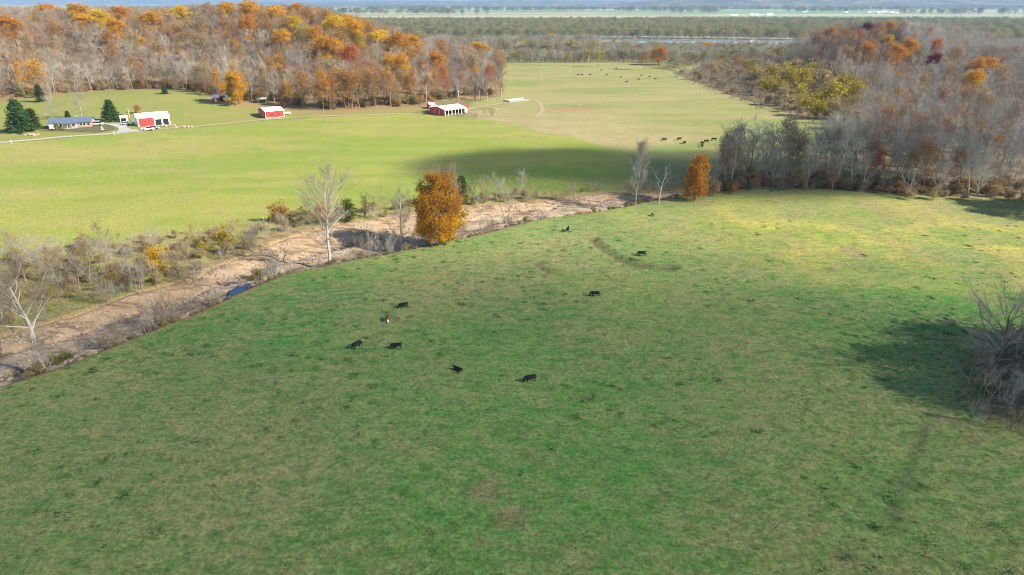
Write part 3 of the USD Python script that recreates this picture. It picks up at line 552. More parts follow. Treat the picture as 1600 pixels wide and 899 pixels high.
wood, lv = conifer(620, 8.0, 2.3, 0.18, 2600, 0.04, 0.24, 0.55); CEDAR = tree_class('cedar', wood, lv, 'bark_taupe', 'leaf_cedar')

# ------------------------------------------------------------------ planting
def place_at(px, py): q = hit(px, py); return np.array([q[0], q[1], h1(q[0], q[1])])
def plant(cls, name, label, cat, px, py, H=None, H0=18.0, rz=None, group=None, wide=1.0):
    q = place_at(px, py); s = (H / H0) if H else 1.0
    return instance(cls, name, label, cat, q - [0, 0, 0.05], rng.uniform(0, 6.28) if rz is None else rz, group, (s * wide, s * wide, s))
taken = []   # centres (x, y, radius) of trees set one by one
# trees in colour on the left hill: (crown px, crown py, colour, crown width in px)
LC = [(15, 42, 'orange', 34), (40, 70, 'tan', 16), (70, 20, 'orange', 26), (92, 52, 'rust', 26), (125, 22, 'gold', 34), (132, 36, 'gold', 26), (160, 32, 'yellow', 18), (181, 44, 'gold', 18), (190, 25, 'orange', 18), (196, 10, 'gold', 22), (233, 33, 'gold', 26), (226, 11, 'rust', 22),
      (280, 24, 'yellow', 30), (281, 53, 'rust', 24), (172, 85, 'rust', 20), (97, 118, 'gold', 28), (90, 134, 'orange', 12), (351, 42, 'rust', 26), (322, 68, 'tan', 18), (255, 18, 'rust', 22), (382, 45, 'orange', 12), (392, 44, 'orange', 14), (390, 17, 'gold', 30), (330, 18, 'rust', 20), (356, 18, 'gold', 22), (245, 80, 'tan', 16), (165, 60, 'rust', 18), (265, 112, 'tan', 18),
      (412, 15, 'orange', 24), (432, 24, 'gold', 22), (461, 18, 'orange', 28), (480, 26, 'rust', 22), (419, 45, 'rust', 26), (441, 64, 'gold', 22), (462, 42, 'yellow', 18), (472, 55, 'willow', 20), (492, 58, 'orange', 20), (522, 42, 'yellow', 36), (531, 64, 'rust', 26), (545, 40, 'gold', 20), (502, 76, 'orange', 24), (520, 78, 'gold', 24), (545, 90, 'red', 22), (551, 24, 'orange', 26), (584, 26, 'gold', 20),
      (592, 64, 'yellow', 24), (567, 68, 'willow', 16), (619, 70, 'orange', 28), (641, 72, 'gold', 28), (556, 52, 'gold', 22), (575, 50, 'rust', 20), (600, 40, 'rust', 24), (622, 36, 'rust', 28), (655, 42, 'orange', 24), (678, 44, 'orange', 26), (700, 52, 'red', 24), (712, 66, 'rust', 24), (735, 46, 'gold', 22), (612, 104, 'gold', 24), (628, 110, 'gold', 18), (683, 97, 'orange', 22), (696, 118, 'red', 16), (768, 116, 'red', 18),
      (426, 108, 'rust', 18), (536, 128, 'rust', 36), (548, 138, 'orange', 30), (512, 150, 'orange', 26), (607, 145, 'rust', 24), (576, 150, 'tan', 24), (489, 165, 'orange', 22), (762, 80, 'gold', 24), (716, 135, 'rust', 18), (652, 62, 'tan', 24), (655, 88, 'rust', 20), (688, 78, 'rust', 22), (640, 50, 'rust', 20), (580, 110, 'rust', 20), (475, 90, 'tan', 20), (510, 30, 'rust', 20), (730, 85, 'rust', 20), (745, 100, 'tan', 20), (445, 40, 'tan', 20), (300, 20, 'tan', 20), (210, 65, 'tan', 18), (25, 15, 'rust', 20), (50, 12, 'rust', 20), (105, 12, 'tan', 20), (150, 14, 'rust', 20), (310, 36, 'tan', 20), (405, 30, 'rust', 18), (610, 128, 'rust', 26), (520, 112, 'tan', 22), (545, 160, 'rust', 20), (470, 130, 'rust', 18)]
RC = [(1265, 52, 'rust', 26), (1290, 46, 'rust', 22), (1311, 42, 'orange', 22), (1342, 34, 'orange', 22), (1372, 32, 'red', 30), (1355, 48, 'crimson', 16), (1366, 42, 'red', 20), (1392, 46, 'orange', 16), (1420, 38, 'tan', 26), (1297, 56, 'orange', 18), (1254, 61, 'orange', 16), (1357, 82, 'orange', 22), (1386, 70, 'gold', 18), (1404, 88, 'orange', 22), (1388, 96, 'rust', 26), (1422, 78, 'orange', 20), (1462, 76, 'red', 14), (1457, 101, 'crimson', 20), (1535, 110, 'orange', 48), (1520, 132, 'gold', 28), (1570, 125, 'rust', 20), (1480, 120, 'rust', 12), (1330, 66, 'rust', 18), (1345, 60, 'red', 16), (1440, 135, 'tan', 24), (1560, 55, 'tan', 24), (1500, 90, 'rust', 14), (1375, 55, 'rust', 18), (1320, 58, 'rust', 18), (1283, 66, 'rust', 18)]
FC = [(1372, 256, 'red', 22), (1530, 205, 'rust', 22), (1580, 205, 'rust', 30), (1596, 190, 'gold', 18), (1409, 190, 'olive', 20), (1412, 205, 'yellow', 8), (1558, 232, 'rust', 22), (1502, 255, 'rust', 18), (1335, 240, 'tan', 20), (1105, 232, 'rust', 14), (1158, 285, 'rust', 14), (1136, 290, 'rust', 14), (1275, 268, 'tan', 22), (1450, 265, 'tan', 20), (1200, 262, 'tan', 16), (1310, 222, 'tan', 16), (1250, 235, 'tan', 16)]
VC = [(1030, 84, 'orange', 34), (1008, 90, 'rust', 20), (990, 80, 'rust', 16), (1105, 72, 'gold', 32), (1085, 78, 'tan', 22), (1150, 92, 'rust', 20), (790, 78, 'orange', 26), (780, 84, 'rust', 18), (862, 56, 'gold', 14), (1180, 100, 'tan', 20), (1000, 75, 'olive', 18), (1130, 75, 'olive', 20), (960, 66, 'willow', 14), (935, 88, 'willow', 16)]
COLOUR = dict(orange='bright orange', rust='rust brown', gold='golden orange', yellow='bright yellow', red='red', tan='pale tan', crimson='dark crimson', olive='dull olive', willow='yellow green')
todo = []
import shapely.ops
hill_inner, right_inner = hill_wood.buffer(-5), right_wood.buffer(-6)
def coloured(lst, region, marks, bands, H=(17, 21)):
    for px, py, c, w in lst:
        Ht = rng.uniform(*H); q = hit(px, py, Ht * 0.70)
        if q is None: continue
        inner = dict([('left hill', hill_inner), ('field edge', right_inner)]).get(region)
        if inner is not None and not inner.contains(shapely.Point(q)): q = np.array(shapely.ops.nearest_points(inner, shapely.Point(q))[0].coords[0])
        d = math.hypot(q[0], q[1]); wid = w / FPX * d
        near = min(marks, key=lambda m_: abs(m_[0] - px))[1]; band = next(n for lim, n in bands if py < lim)
        s = (0 if wid > 8 else 1) if c in ('orange', 'gold', 'yellow', 'red', 'crimson') and not (region == 'left hill' and py > 110) and region != 'field edge' else int(rng.integers(2, 4))
        todo.append(dict(px=px, c=c, s=s, q=q, sc=np.clip(wid / (7.4 if region == 'left hill' else 10.0), 0.6, 1.9), sz=Ht / 17, key=(COLOUR[c], band, near, region))); taken.append((q[0], q[1], wid * 0.45)); e_ = q / np.hypot(*q); taken.append((q[0] - e_[0] * 7, q[1] - e_[1] * 7, wid * 0.40))
coloured(LC, 'left hill', [(35, 'the dark pine'), (110, 'the ranch house'), (237, 'the shop'), (345, 'the blue tarp'), (425, 'the small red barn'), (560, 'the dirt track'), (700, 'the large red barn'), (775, 'the concrete feed pad')],
         [(35, 'on the ridge'), (75, 'high on the slope'), (115, 'halfway up the slope'), (999, 'low on the slope')])
coloured(RC, 'right woods', [(1260, 'the river bend'), (1320, 'the yellow willows'), (1400, 'the wooded knoll'), (1480, 'the pale grey thicket'), (1570, 'the photo edge')], [(70, 'atop the right woods'), (110, 'mid right woods'), (999, 'in the nearer right woods')])
coloured(FC, 'field edge', [(1110, 'the orange cypress'), (1250, 'the leaning dead trunk'), (1380, 'the field corner'), (1500, 'the white sycamore'), (1590, 'the photo edge')], [(999, 'behind the grassy crest')], H=(11, 16))
coloured(VC, 'river woods', [(790, 'the left hill'), (850, 'the small far conifer'), (1000, 'the far pasture corner'), (1100, 'the river'), (1170, 'the brushy meadow')], [(999, 'among the river woods')], H=(12, 16))
from collections import defaultdict
grp = defaultdict(list)
for t_ in todo: grp[t_['key']].append(t_)
ORD = ['leftmost', 'second from left', 'third from left', 'fourth from left', 'fifth from left', 'sixth from left', 'seventh from left', 'eighth from left']
for key, L in grp.items():
    L.sort(key=lambda a: a['px'])
    where = f'above {key[2]}' if key[3] == 'left hill' else f'near {key[2]}'
    for n, a in enumerate(L):
        lab = f'{key[0]} tree {key[1]} {where}' + (f', {ORD[n]}' if len(L) > 1 else '')
        q = a['q']; instance(LEAFY[a['s'], a['c']], 'autumn_tree', lab, 'tree', (q[0], q[1], h1(q[0], q[1]) - 0.1), rng.uniform(0, 6.28), 'autumn trees in the woods', (a['sc'], a['sc'], a['sz']))

def scatter(pg, step, seed, jitter=0.48, keep=1.0):
    r = np.random.default_rng(seed); x0, y0, x1, y1 = pg.bounds
    gx, gy = np.meshgrid(np.arange(x0, x1, step), np.arange(y0, y1, step)); gx = gx + (np.arange(gx.shape[0]) % 2)[:, None] * step / 2
    p = np.stack([gx.ravel(), gy.ravel()], 1) + r.uniform(-jitter, jitter, (gx.size, 2)) * step
    p = p[r.random(len(p)) < keep]; shapely.prepare(pg)
    p = p[shapely.contains(pg, shapely.points(p[:, 0], p[:, 1]))]
    z = height(p[:, 0], p[:, 1], fine=False); px, py, f = project(p[:, 0], p[:, 1], z + 8)
    ok = (f > 0) & (px > -90) & (px < 1690); return p[ok], z[ok], px[ok], py[ok], f[ok]
def clear(p, tk=None, f=1.0):
    ok = np.ones(len(p), bool)
    for x, y, r in (tk or taken): ok &= np.hypot(p[:, 0] - x, p[:, 1] - y) > r * f
    return ok
def instancer(name, label, cat, items):
    """items: list of (class path, position, angle, scale3); one PointInstancer with its prototypes below it"""
    pi = UsdGeom.PointInstancer.Define(stage, '/World/' + numbered(name)); root = pi.GetPath()
    kinds = sorted({a[0] for a in items}); idx = {k: n for n, k in enumerate(kinds)}
    for n, k in enumerate(kinds):
        x = UsdGeom.Xform.Define(stage, f'{root}/prototypes/prototype_{n:03d}'); x.GetPrim().GetReferences().AddInternalReference(Sdf.Path(k)); pi.GetPrototypesRel().AddTarget(x.GetPath())
    pi.CreateProtoIndicesAttr([idx[a[0]] for a in items])
    pi.CreatePositionsAttr(Vt.Vec3fArray.FromNumpy(np.array([a[1] for a in items], np.float32)))
    pi.CreateScalesAttr(Vt.Vec3fArray.FromNumpy(np.array([np.broadcast_to(a[3], 3) for a in items], np.float32)))
    pi.CreateOrientationsAttr([Gf.Quath(math.cos(a[2] / 2), 0, 0, math.sin(a[2] / 2)) for a in items])
    return tag(pi.GetPrim(), label, cat, kind='stuff')

instancer('creek_stones', 'scattered stones and driftwood on the gravel creek bed', 'stones', crk)
# --- woods: the trees that show largest one by one, the rest as one mass
pool_single = []
def wood_mass(pg, step, seed, pick, region, Hr, H0=18.0):
    p, z, px, py, f = scatter(pg, step, seed); ok = clear(p); p, z, px, py, f = p[ok], z[ok], px[ok], py[ok], f[ok]
    r = np.random.default_rng(seed + 1); out = []
    for k in range(len(p)):
        cls = pick(r, px[k], py[k], p[k]);
        if cls is None: continue
        s = r.uniform(*Hr) / H0; w = s * r.uniform(0.85, 1.2)
        out.append(dict(cls=cls, pos=(p[k, 0], p[k, 1], z[k] - 0.1), a=r.uniform(0, 6.28), s=(w, w, s), size=s / f[k] * ((px[k] > 0) & (px[k] < 1600)), px=px[k], region=region))
    return out
def pick_left(r, px, py, q):
    u = r.random(); ridge = np.clip((80 - py) / 70, 0, 1) * np.clip((px - 330) / 150, 0.35, 1)
    low = np.clip((py - 110) / 50, 0, 1) * (px > 400)
    if u < 0.42 * ridge + 0.24 * low + 0.09: return LEAFY[int(r.integers(2, 4)), r.choice(['rust', 'gold', 'orange', 'tan', 'gold', 'orange'] if px > 330 and py < 110 else ['rust', 'rust', 'orange', 'tan', 'tan', 'gold'])]
    return BARE[int(r.integers(0, 6)), r.choice(['grey', 'taupe', 'taupe', 'rosy', 'grey', 'pale', 'dark'] if py > 60 else ['taupe', 'rosy', 'grey', 'taupe', 'grey'])]
def pick_right(r, px, py, q):
    if px < 1132 and 200 < py < 320: return None
    u = r.random(); hillp = np.exp(-((px - 1350) / 90) ** 2) * (py < 110)
    if u < 0.06 + 0.08 * hillp: return LEAFY[int(r.integers(2, 4)), r.choice(['rust', 'tan', 'tan', 'rust'])]
    pale = px > 1410 and py < 90
    return BARE[int(r.integers(0, 6)), r.choice(['pale', 'pale', 'pale', 'grey'] if pale else (['taupe', 'grey', 'rosy', 'taupe', 'dark'] if hillp > 0.4 else ['grey', 'pale', 'grey', 'taupe', 'pale', 'rosy']))]
masses = {}
visible_left = hill_wood
masses['hill'] = wood_mass(hill_wood, 6.8, 11, pick_left, 'hill', (12.5, 17.5))
masses['right'] = wood_mass(right_wood, 7.0, 13, pick_right, 'right', (13, 18.5))
labels = dict(hill='bare grey brown tree in the wood on the left hillside', right='bare grey tree in the wood beyond the grassy crest')
MARKS = dict(hill=[(30, 'above the broad pine'), (110, 'above the ranch house'), (175, 'above the spruce'), (237, 'above the shop'), (345, 'behind the blue tarp'), (425, 'behind the small red barn'), (520, 'above the dirt track'), (610, 'left of the large red barn'), (700, 'behind the large red barn'), (765, 'at the far end of the hill')],
             right=[(1110, 'by the orange cypress'), (1180, 'left of the pasture gap'), (1260, 'at the pasture gap'), (1340, 'behind the crest'), (1415, 'at the field corner'), (1470, 'left of the white barked tree'), (1525, 'around the white barked tree'), (1590, 'at the photo edge')])
for reg, cap in (('hill', 150), ('right', 150)):
    L = masses[reg]
    # front rows only: nearest to the camera and inside the frame
    order = sorted(range(len(L)), key=lambda k: -L[k]['size']); single = set(order[:cap])
    for k in order[:cap]:
        a = L[k]; leafy = 'leafy' in a['cls']
        lab = ('thinly leaved tree at the front of the wood on the left hillside' if reg == 'hill' else 'thinly leaved tree at the front of the wood beyond the grassy crest') if leafy else labels[reg]
        near = min(MARKS[reg], key=lambda m_: abs(m_[0] - a['px']))[1]; lab = ('thinly leaved' if leafy else 'bare grey brown') + (' tree in the hillside wood ' if reg == 'hill' else ' tree in the lowland wood ') + near
        instance(a['cls'], 'autumn_tree' if leafy else 'bare_tree', lab, 'tree', a['pos'], a['a'], lab.replace(' tree ', ' trees '), a['s'])
    rest = [L[k] for k in range(len(L)) if k not in single]
    instancer('hillside_wood' if reg == 'hill' else 'lowland_wood', 'mass of bare and rusty trees covering the left hill' if reg == 'hill' else 'mass of bare grey trees filling the lowland at right', 'woodland', [(a['cls'], a['pos'], a['a'], a['s']) for a in rest])
# --- willows and brush in the wet meadow
wl = []
for px, py, w in [(1205, 124, 34), (1232, 132, 36), (1258, 128, 40), (1285, 140, 42), (1302, 158, 44), (1275, 158, 34), (1228, 114, 28), (1318, 142, 36), (1196, 108, 26), (1250, 148, 30), (1338, 152, 34), (1216, 138, 26), (1330, 172, 36), (1300, 172, 30), (1245, 105, 24), (1275, 112, 26), (1180, 118, 26), (1195, 136, 30), (1222, 152, 30), (1262, 168, 30), (1312, 120, 28), (1345, 136, 28), (1240, 120, 28), (1290, 122, 30), (1168, 104, 22), (1282, 172, 28)]:
    q = hit(px, py + 6, 3.0); 
    if q is None: continue
    d = math.hypot(*q); s = w / FPX * d / 6.0
    c = ['willow', 'willow', 'willow', 'tan', 'willow'][len(wl) % 5]
    instance(SHRUB[len(wl) % 3, c], 'willow_bush', f'{dict(willow="yellow green", tan="straw coloured", olive="dull olive")[c]} willow bush in the wet meadow at right, {["first","second","third","fourth","fifth","sixth","seventh","eighth","ninth","tenth","eleventh","twelfth","thirteenth","fourteenth","fifteenth","sixteenth","seventeenth","eighteenth","nineteenth","twentieth","twenty first","twenty second","twenty third","twenty fourth","twenty fifth","twenty sixth"][len(wl)]} of the clump', 'bush', (q[0], q[1], h1(*q) - 0.1), rng.uniform(0, 6), 'willow bushes in the wet meadow', (s * 1.2, s * 1.2, s * 1.15)); wl.append(q); taken.append((q[0], q[1], s * 2.4))
p, z, px, py, f = scatter(willow_area, 5.2, 17, keep=0.8); ok = clear(p); p, z, px, py = p[ok], z[ok], px[ok], py[ok]
items = []
for k in range(len(p)):
    s = rng.uniform(0.35, 0.95) * (1.0 if px[k] < 1180 else 1.4) * (1.0 + 1.1 * np.clip((140 - py[k]) / 30, 0, 1) * (px[k] > 1090))
    items.append((SHRUB[int(rng.integers(0, 3)), rng.choice(['rosy', 'rosy', 'grey', 'taupe', 'tan', 'grey', 'grey'])], (p[k, 0], p[k, 1], z[k] - 0.05), rng.uniform(0, 6.28), (s * 1.2, s * 1.2, s)))
instancer('meadow_brush', 'low pinkish brush covering the wet meadow at right', 'brush', items)
# --- woods by the river and on the plain beyond
p, z, px, py, f = scatter(river_wood.difference(river_poly.buffer(12)), 8.0, 19); ok = clear(p); p, z, px, f = p[ok], z[ok], px[ok], f[ok]; items = []
for k in range(len(p)):
    u = rng.random(); s = rng.uniform(0.5, 0.85)
    if px[k] < 935 and p[k, 1] > 850: s *= 1.45
    if px[k] > 935 and p[k, 1] > 800: s *= 0.85 if p[k, 1] > 900 else 0.85   # low scrub on the river's edge
    cls = BARE[int(rng.integers(0, 6)), rng.choice(['grey', 'pale', 'grey', 'taupe'])] if u < 0.55 else FAR[int(rng.integers(0, 3)), rng.choice(['olive', 'farwood', 'tan', 'willow', 'farwood'])]
    items.append((cls, (p[k, 0], p[k, 1], z[k]), rng.uniform(0, 6.28), (s * 1.3, s * 1.3, s)))
instancer('river_wood', 'mixed grey green wood between the far pasture and the river', 'woodland', items)
p, z, px, py, f = scatter(far_wood, 15.0, 23); items = []
for k in range(len(p)):
    s = rng.uniform(0.8, 1.25); c = rng.choice(['farwood', 'farwood', 'olive', 'tan'])
    items.append((FAR[int(rng.integers(0, 3)), c], (p[k, 0], p[k, 1], z[k]), rng.uniform(0, 6.28), (s * 1.35, s * 1.35, s)))
instancer('plain_wood', 'long grey green wood on the plain beyond the river', 'woodland', items)
# tree lines between the far fields
items = []
for (ax, ay, bx, by, w, n) in [(200, 23, 740, 24, 60, 170), (560, 17, 930, 18.5, 70, 200), (960, 19, 1040, 19, 40, 30), (1050, 21.5, 1130, 21.5, 30, 24), (1020, 17, 1240, 16.5, 50, 110), (1240, 20, 1340, 19.5, 40, 50), (1420, 15, 1620, 14.5, 90, 200), (1250, 16.5, 1440, 17, 60, 110), (150, 16, 520, 15.5, 90, 170), (1400, 24, 1640, 23, 60, 60)]:
    a, b = P(ax, ay, -8), P(bx, by, -8)
    for k in range(n):
        q = a + (b - a) * rng.random() + rng.normal(0, w, 2); s = rng.uniform(0.8, 1.3) * (2.2 if a[1] > 3500 else 1.2)
        items.append((FAR[int(rng.integers(0, 3)), rng.choice(['farwood', 'olive'])], (q[0], q[1], -8), rng.uniform(0, 6.28), (s * 1.4, s * 1.4, s * 0.8)))
instancer('plain_tree_lines', 'thin lines of trees between the far pale fields', 'trees', items)

# ------------------------------------------------------------------ the trees that stand alone
def hero(name, label, cat, px, py, H, r0, wm, cm=None, seed=0, leaf=None, rz=0.0, leaf_size=0.2, leaf_n=0, leaf_spread=0.5, crown_mesh=None, **kw):
    q = place_at(px, py); t_ = thing(name, label, cat, q - [0, 0, 0.05], rz)
    big, mid, fine, tips = skeleton(seed, H, r0, **kw)
    if leaf and leaf_n:
        obj('trunk', join(tubes(big, 6), tubes(mid, 3), tubes(fine, 3)), wm, t_); obj('crown', leaves(seed + 1, tips, leaf_n, leaf_spread, leaf_size), 'leaf_' + leaf, t_)
    else:
        obj('trunk', tubes(big, 6), wm, t_); obj('crown', join(tubes(mid, 3), tubes(fine, 3)), cm or wm, t_)
    return t_, tips
hero('sycamore_tree', 'tall pale barked bare tree leaning over the creek at far left', 'tree', 68, 578, 21, 0.40, 'bark_pale', 'bark_taupe', 801, lean=(-0.05, 0.0), base=0.36, limbs=20, spread=0.30, sub=11, twigs=14, elev=(5, 60), up=0.08, twig_r=0.014, twig_len=0.075)
hero('sycamore_tree', 'tall bare tree with a forked pale trunk in mid picture beside the creek', 'tree', 515, 411, 22, 0.42, 'bark_pale', 'bark_grey', 812, base=0.34, limbs=22, spread=0.34, sub=11, twigs=14, elev=(25, 66), up=0.08, twig_r=0.013, twig_len=0.07)
hero('sycamore_tree', 'slender pale bare tree just left of the big orange tree', 'tree', 628, 387, 19, 0.24, 'bark_pale', 'bark_grey', 823, base=0.3, limbs=14, spread=0.22, sub=10, twigs=12, elev=(25, 66), up=0.08, twig_r=0.013, twig_len=0.075)
# big orange tree: rust top, golden skirt
q = place_at(688, 381); t_ = thing('oak_tree', 'big round topped orange tree on the near creek bank', 'tree', q)
big, mid, fine, tips = skeleton(834, 17.6, 0.5, base=0.08, limbs=48, spread=0.40, sub=8, twigs=5, elev=(4, 66), top=0.86, round_=0.7)
obj('trunk', join(tubes(big, 6), tubes(mid, 3), tubes(fine, 3)), 'bark_taupe', t_)
_r = np.random.default_rng(838); d_ = _r.normal(0, 1, (230, 3)); d_ /= np.linalg.norm(d_, axis=1)[:, None]
lump = 0.86 + 0.3 * noise(d_ * 1.9 + 4.0, 3)[:, None]; cl_ = d_ * (_r.uniform(0.4, 1.0, (230, 1)) ** 0.6) * lump * [6.3, 6.3, 8.7]; cl_[:, :2] *= 1.0 - 0.20 * np.clip(cl_[:, 2:3] / 8.7, 0, 1); cl_ += [0, 0, 9.6]; cl_ = cl_[cl_[:, 2] > 1.4]
lo, hi_ = cl_[cl_[:, 2] < 8.4], cl_[cl_[:, 2] >= 7.2]
cr = obj('crown', leaves(835, np.vstack([hi_, tips[tips[:, 2] > 8]]) if False else hi_, 24000, 0.60, 0.17, 0.9), 'leaf_amber', t_); tag(cr, 'rusty orange upper foliage')
cr = obj('crown', leaves(836, lo, 19000, 0.60, 0.17, 0.9), 'leaf_gold', t_); tag(cr, 'golden lower foliage')
hero('cypress_tree', 'narrow orange cypress at the creek end before the grey trees', 'tree', 1085, 313, 13.0, 0.32, 'bark_taupe', None, 845, leaf='orange', leaf_n=11000, leaf_spread=0.5, leaf_size=0.19, base=0.08, limbs=30, spread=0.20, sub=7, twigs=5, elev=(5, 62), round_=0.5)
hero('bare_tree', 'tall narrow blue grey bare tree at the creek end', 'tree', 993, 320, 20, 0.26, 'bark_grey', 'bark_grey', 856, base=0.28, limbs=24, spread=0.20, sub=10, twigs=12, elev=(35, 72), twig_r=0.014, twig_len=0.075)
hero('dead_tree', 'small white dead tree with few branches beside the tall narrow tree', 'tree', 1029, 318, 11.5, 0.2, 'bark_pale', 'bark_pale', 867, base=0.4, limbs=7, spread=0.3, sub=3, twigs=3)
hero('bare_tree', 'spreading dark bare tree on the near creek bank right of the orange tree', 'tree', 793, 356, 14, 0.2, 'bark_grey', 'bark_grey', 878, base=0.14, limbs=15, spread=0.42, sub=7, twigs=8, stems=2, twig_r=0.015, twig_len=0.09)
hero('bare_tree', 'large dark bare tree at the right edge of the near pasture', 'tree', 1572, 594, 14.0, 0.30, 'bark_dark', 'bark_grey', 889, base=0.32, limbs=28, spread=0.52, sub=12, twigs=15, elev=(0, 58), up=0.02, twig_r=0.011, twig_len=0.06, lean=(-0.22, 0.02))
for px, py, H, sd, lab in [(1690, 560, 17, 890, 'bare tree farther right of the large dark bare tree'), (1640, 640, 13, 891, 'bare tree below and right of the large dark bare tree')]:
    hero('bare_tree', lab, 'tree', px, py, H, 0.3, 'bark_dark', 'bark_dark', sd, base=0.25, limbs=20, spread=0.42, sub=9, twigs=9, twig_r=0.02, twig_len=0.09)
q = P(1660, 590); 
for k, (px, py, H_, w_) in enumerate([(1705, 590, 17, 1.2), (1755, 608, 19, 1.2), (1800, 570, 21, 1.3), (1750, 650, 16, 1.2), (1700, 636, 13, 1.1), (1850, 610, 20, 1.3)]):
    plant(LEAFY[k % 2, 'olive'], 'broadleaf_tree', ['first', 'second', 'third', 'fourth', 'fifth', 'sixth'][k] + ' dull olive tree just past the right edge of the near pasture', 'tree', px, py, H_, 17.0, wide=w_)
for k, (px, py, H_) in enumerate([(1655, 328, 15), (1700, 336, 17), (1745, 330, 17), (1790, 342, 18), (1850, 334, 18), (1680, 345, 14)]):
    plant(LEAFY[k % 2, 'tan'], 'broadleaf_tree', ['first', 'second', 'third', 'fourth', 'fifth', 'sixth'][k] + ' tan tree just past the right end of the grassy crest', 'tree', px, py, H_, 17.0, wide=1.3)
for k, (px, py, H) in enumerate([(1538, 640, 6.5), (1560, 625, 5.5), (1590, 655, 6), (1605, 620, 6), (1560, 560, 5.0), (1500, 640, 4.0), (1525, 600, 5.5), (1575, 640, 6.5), (1550, 590, 6.0), (1598, 580, 6.5), (1520, 660, 3.6), (1570, 670, 4.5)]):
    plant(SHRUB[k % 3, ['taupe', 'grey', 'dark'][k % 3]], 'bare_shrub', ['dark twiggy shrub nearest the camera at the right edge', 'dark twiggy shrub under the large dark bare tree', 'dark twiggy shrub right at the photo edge', 'dark twiggy shrub behind the trunk at the photo edge', 'dark twiggy shrub left of the large bare trunk', 'low dark shrub leftmost of the thicket at the right edge', 'dark shrub at the left of the right edge thicket', 'tall dark shrub in the right edge thicket', 'dark shrub below the boughs of the large bare tree', 'dark shrub beside the large bare trunk at the photo edge', 'low dark shrub at the near tip of the right thicket', 'low dark shrub nearest the bottom of the right thicket'][k], 'shrub', px, py, H, 4.0)
hero('bare_tree', 'bare tree with a pale fork at the field corner of the right wood', 'tree', 1415, 309, 11.5, 0.22, 'bark_pale', 'bark_grey', 901, base=0.15, limbs=12, spread=0.4, sub=6, twigs=8, stems=2)
hero('sycamore_tree', 'white barked bare tree at the front of the right wood', 'tree', 1525, 306, 14.5, 0.24, 'bark_pale', 'bark_pale', 902, base=0.15, limbs=20, spread=0.27, sub=8, twigs=9, elev=(15, 66))
hero('bare_tree', 'dark bare tree left of the pasture gap', 'tree', 1205, 300, 14.5, 0.26, 'bark_dark', 'bark_grey', 903, base=0.25, limbs=18, spread=0.36, sub=8, twigs=9)
hero('bare_tree', 'tall dark bluish bare tree behind the orange cypress', 'tree', 1170, 296, 18, 0.26, 'bark_dark', 'bark_grey', 904, base=0.3, limbs=16, spread=0.28, sub=8, twigs=9)
for k, px in enumerate((1260, 1300, 1345, 1460)):
    hero('bare_tree', ['slim bare tree against the pasture gap', 'bare tree with a straight trunk right of the pasture gap', 'bare tree with two pale stems behind the crest', 'bare tree left of the white barked tree'][k], 'tree', px, [301, 300, 299, 311][k], [10, 11, 12, 12][k], 0.15, 'bark_pale' if k in (2, 3) else 'bark_taupe', 'bark_taupe' if k < 2 else 'bark_grey', 910 + k, base=0.3, limbs=13, spread=0.3, sub=7, twigs=8)
# creek side saplings and brush, left to right
near_sap = [(128, 549, 5.5), (152, 538, 4.5), (160, 540, 5), (178, 532, 6), (216, 516, 4.5), (246, 506, 7), (252, 504, 6), (273, 495, 5), (290, 486, 6.5), (305, 481, 5.5), (318, 476, 5), (332, 470, 5.5), (575, 395, 5), (588, 392, 6), (770, 357, 5), (832, 345, 4.5), (845, 342, 4), (760, 358, 3.5)]
for k, (px, py, H) in enumerate(near_sap):
    plant(SHRUB[k % 3, 'grey' if k % 2 else 'taupe'], 'creek_sapling', f'thin bare sapling clump on the near creek lip, {["first","second","third","fourth","fifth","sixth","seventh","eighth","ninth","tenth","eleventh","twelfth","thirteenth","fourteenth","fifteenth","sixteenth","seventeenth","eighteenth"][k]} from left' , 'sapling', px, py - 2, H, 4.0, group='saplings along the near creek lip', wide=0.7)
_r = np.random.default_rng(66); extra = []
for k in range(30):
    f_ = _r.uniform(0.02, 0.97); q = np.array(LineString([P(*q_) for q_ in near_bank[2:16]]).interpolate(f_, normalized=True).coords[0]); c_ = np.array(creek.centroid.coords[0]); extra.append((q[0] + _r.normal(0, .4), q[1] + _r.uniform(-.2, 1.6), _r.uniform(3.0, 7.0)))
for k in range(26):
    f_ = _r.uniform(0.05, 0.97); q = np.array(LineString([P(*q_) for q_ in far_bank[2:18]]).interpolate(f_, normalized=True).coords[0]); extra.append((q[0] + _r.normal(0, .6), q[1] + _r.uniform(-2.5, 1.5), _r.uniform(2.5, 6.0)))
for k, (x_, y_, H_) in enumerate(extra):
    w_ = H_ / 4.0; sx_ = project(x_, y_, 0)[0]; at_ = 'by the leaning pale tree' if sx_ < 130 else 'left of the blue pool' if sx_ < 340 else 'right of the blue pool' if sx_ < 470 else 'by the forked pale tree' if sx_ < 570 else 'left of the big orange tree' if sx_ < 690 else 'right of the big orange tree'; lab_ = f'slim twiggy sapling at the {"near" if k < 30 else "far"} creek gravel edge {at_}'
    instance(SHRUB[k % 3, ['taupe', 'grey', 'grey'][k % 3]], 'creek_sapling', lab_, 'sapling', (x_, y_, h1(x_, y_) - 0.05), _r.uniform(0, 6.28), f'slim saplings of the {"near" if k < 30 else "far"} creek edge {at_}', (w_ * 0.7, w_ * 0.7, w_))
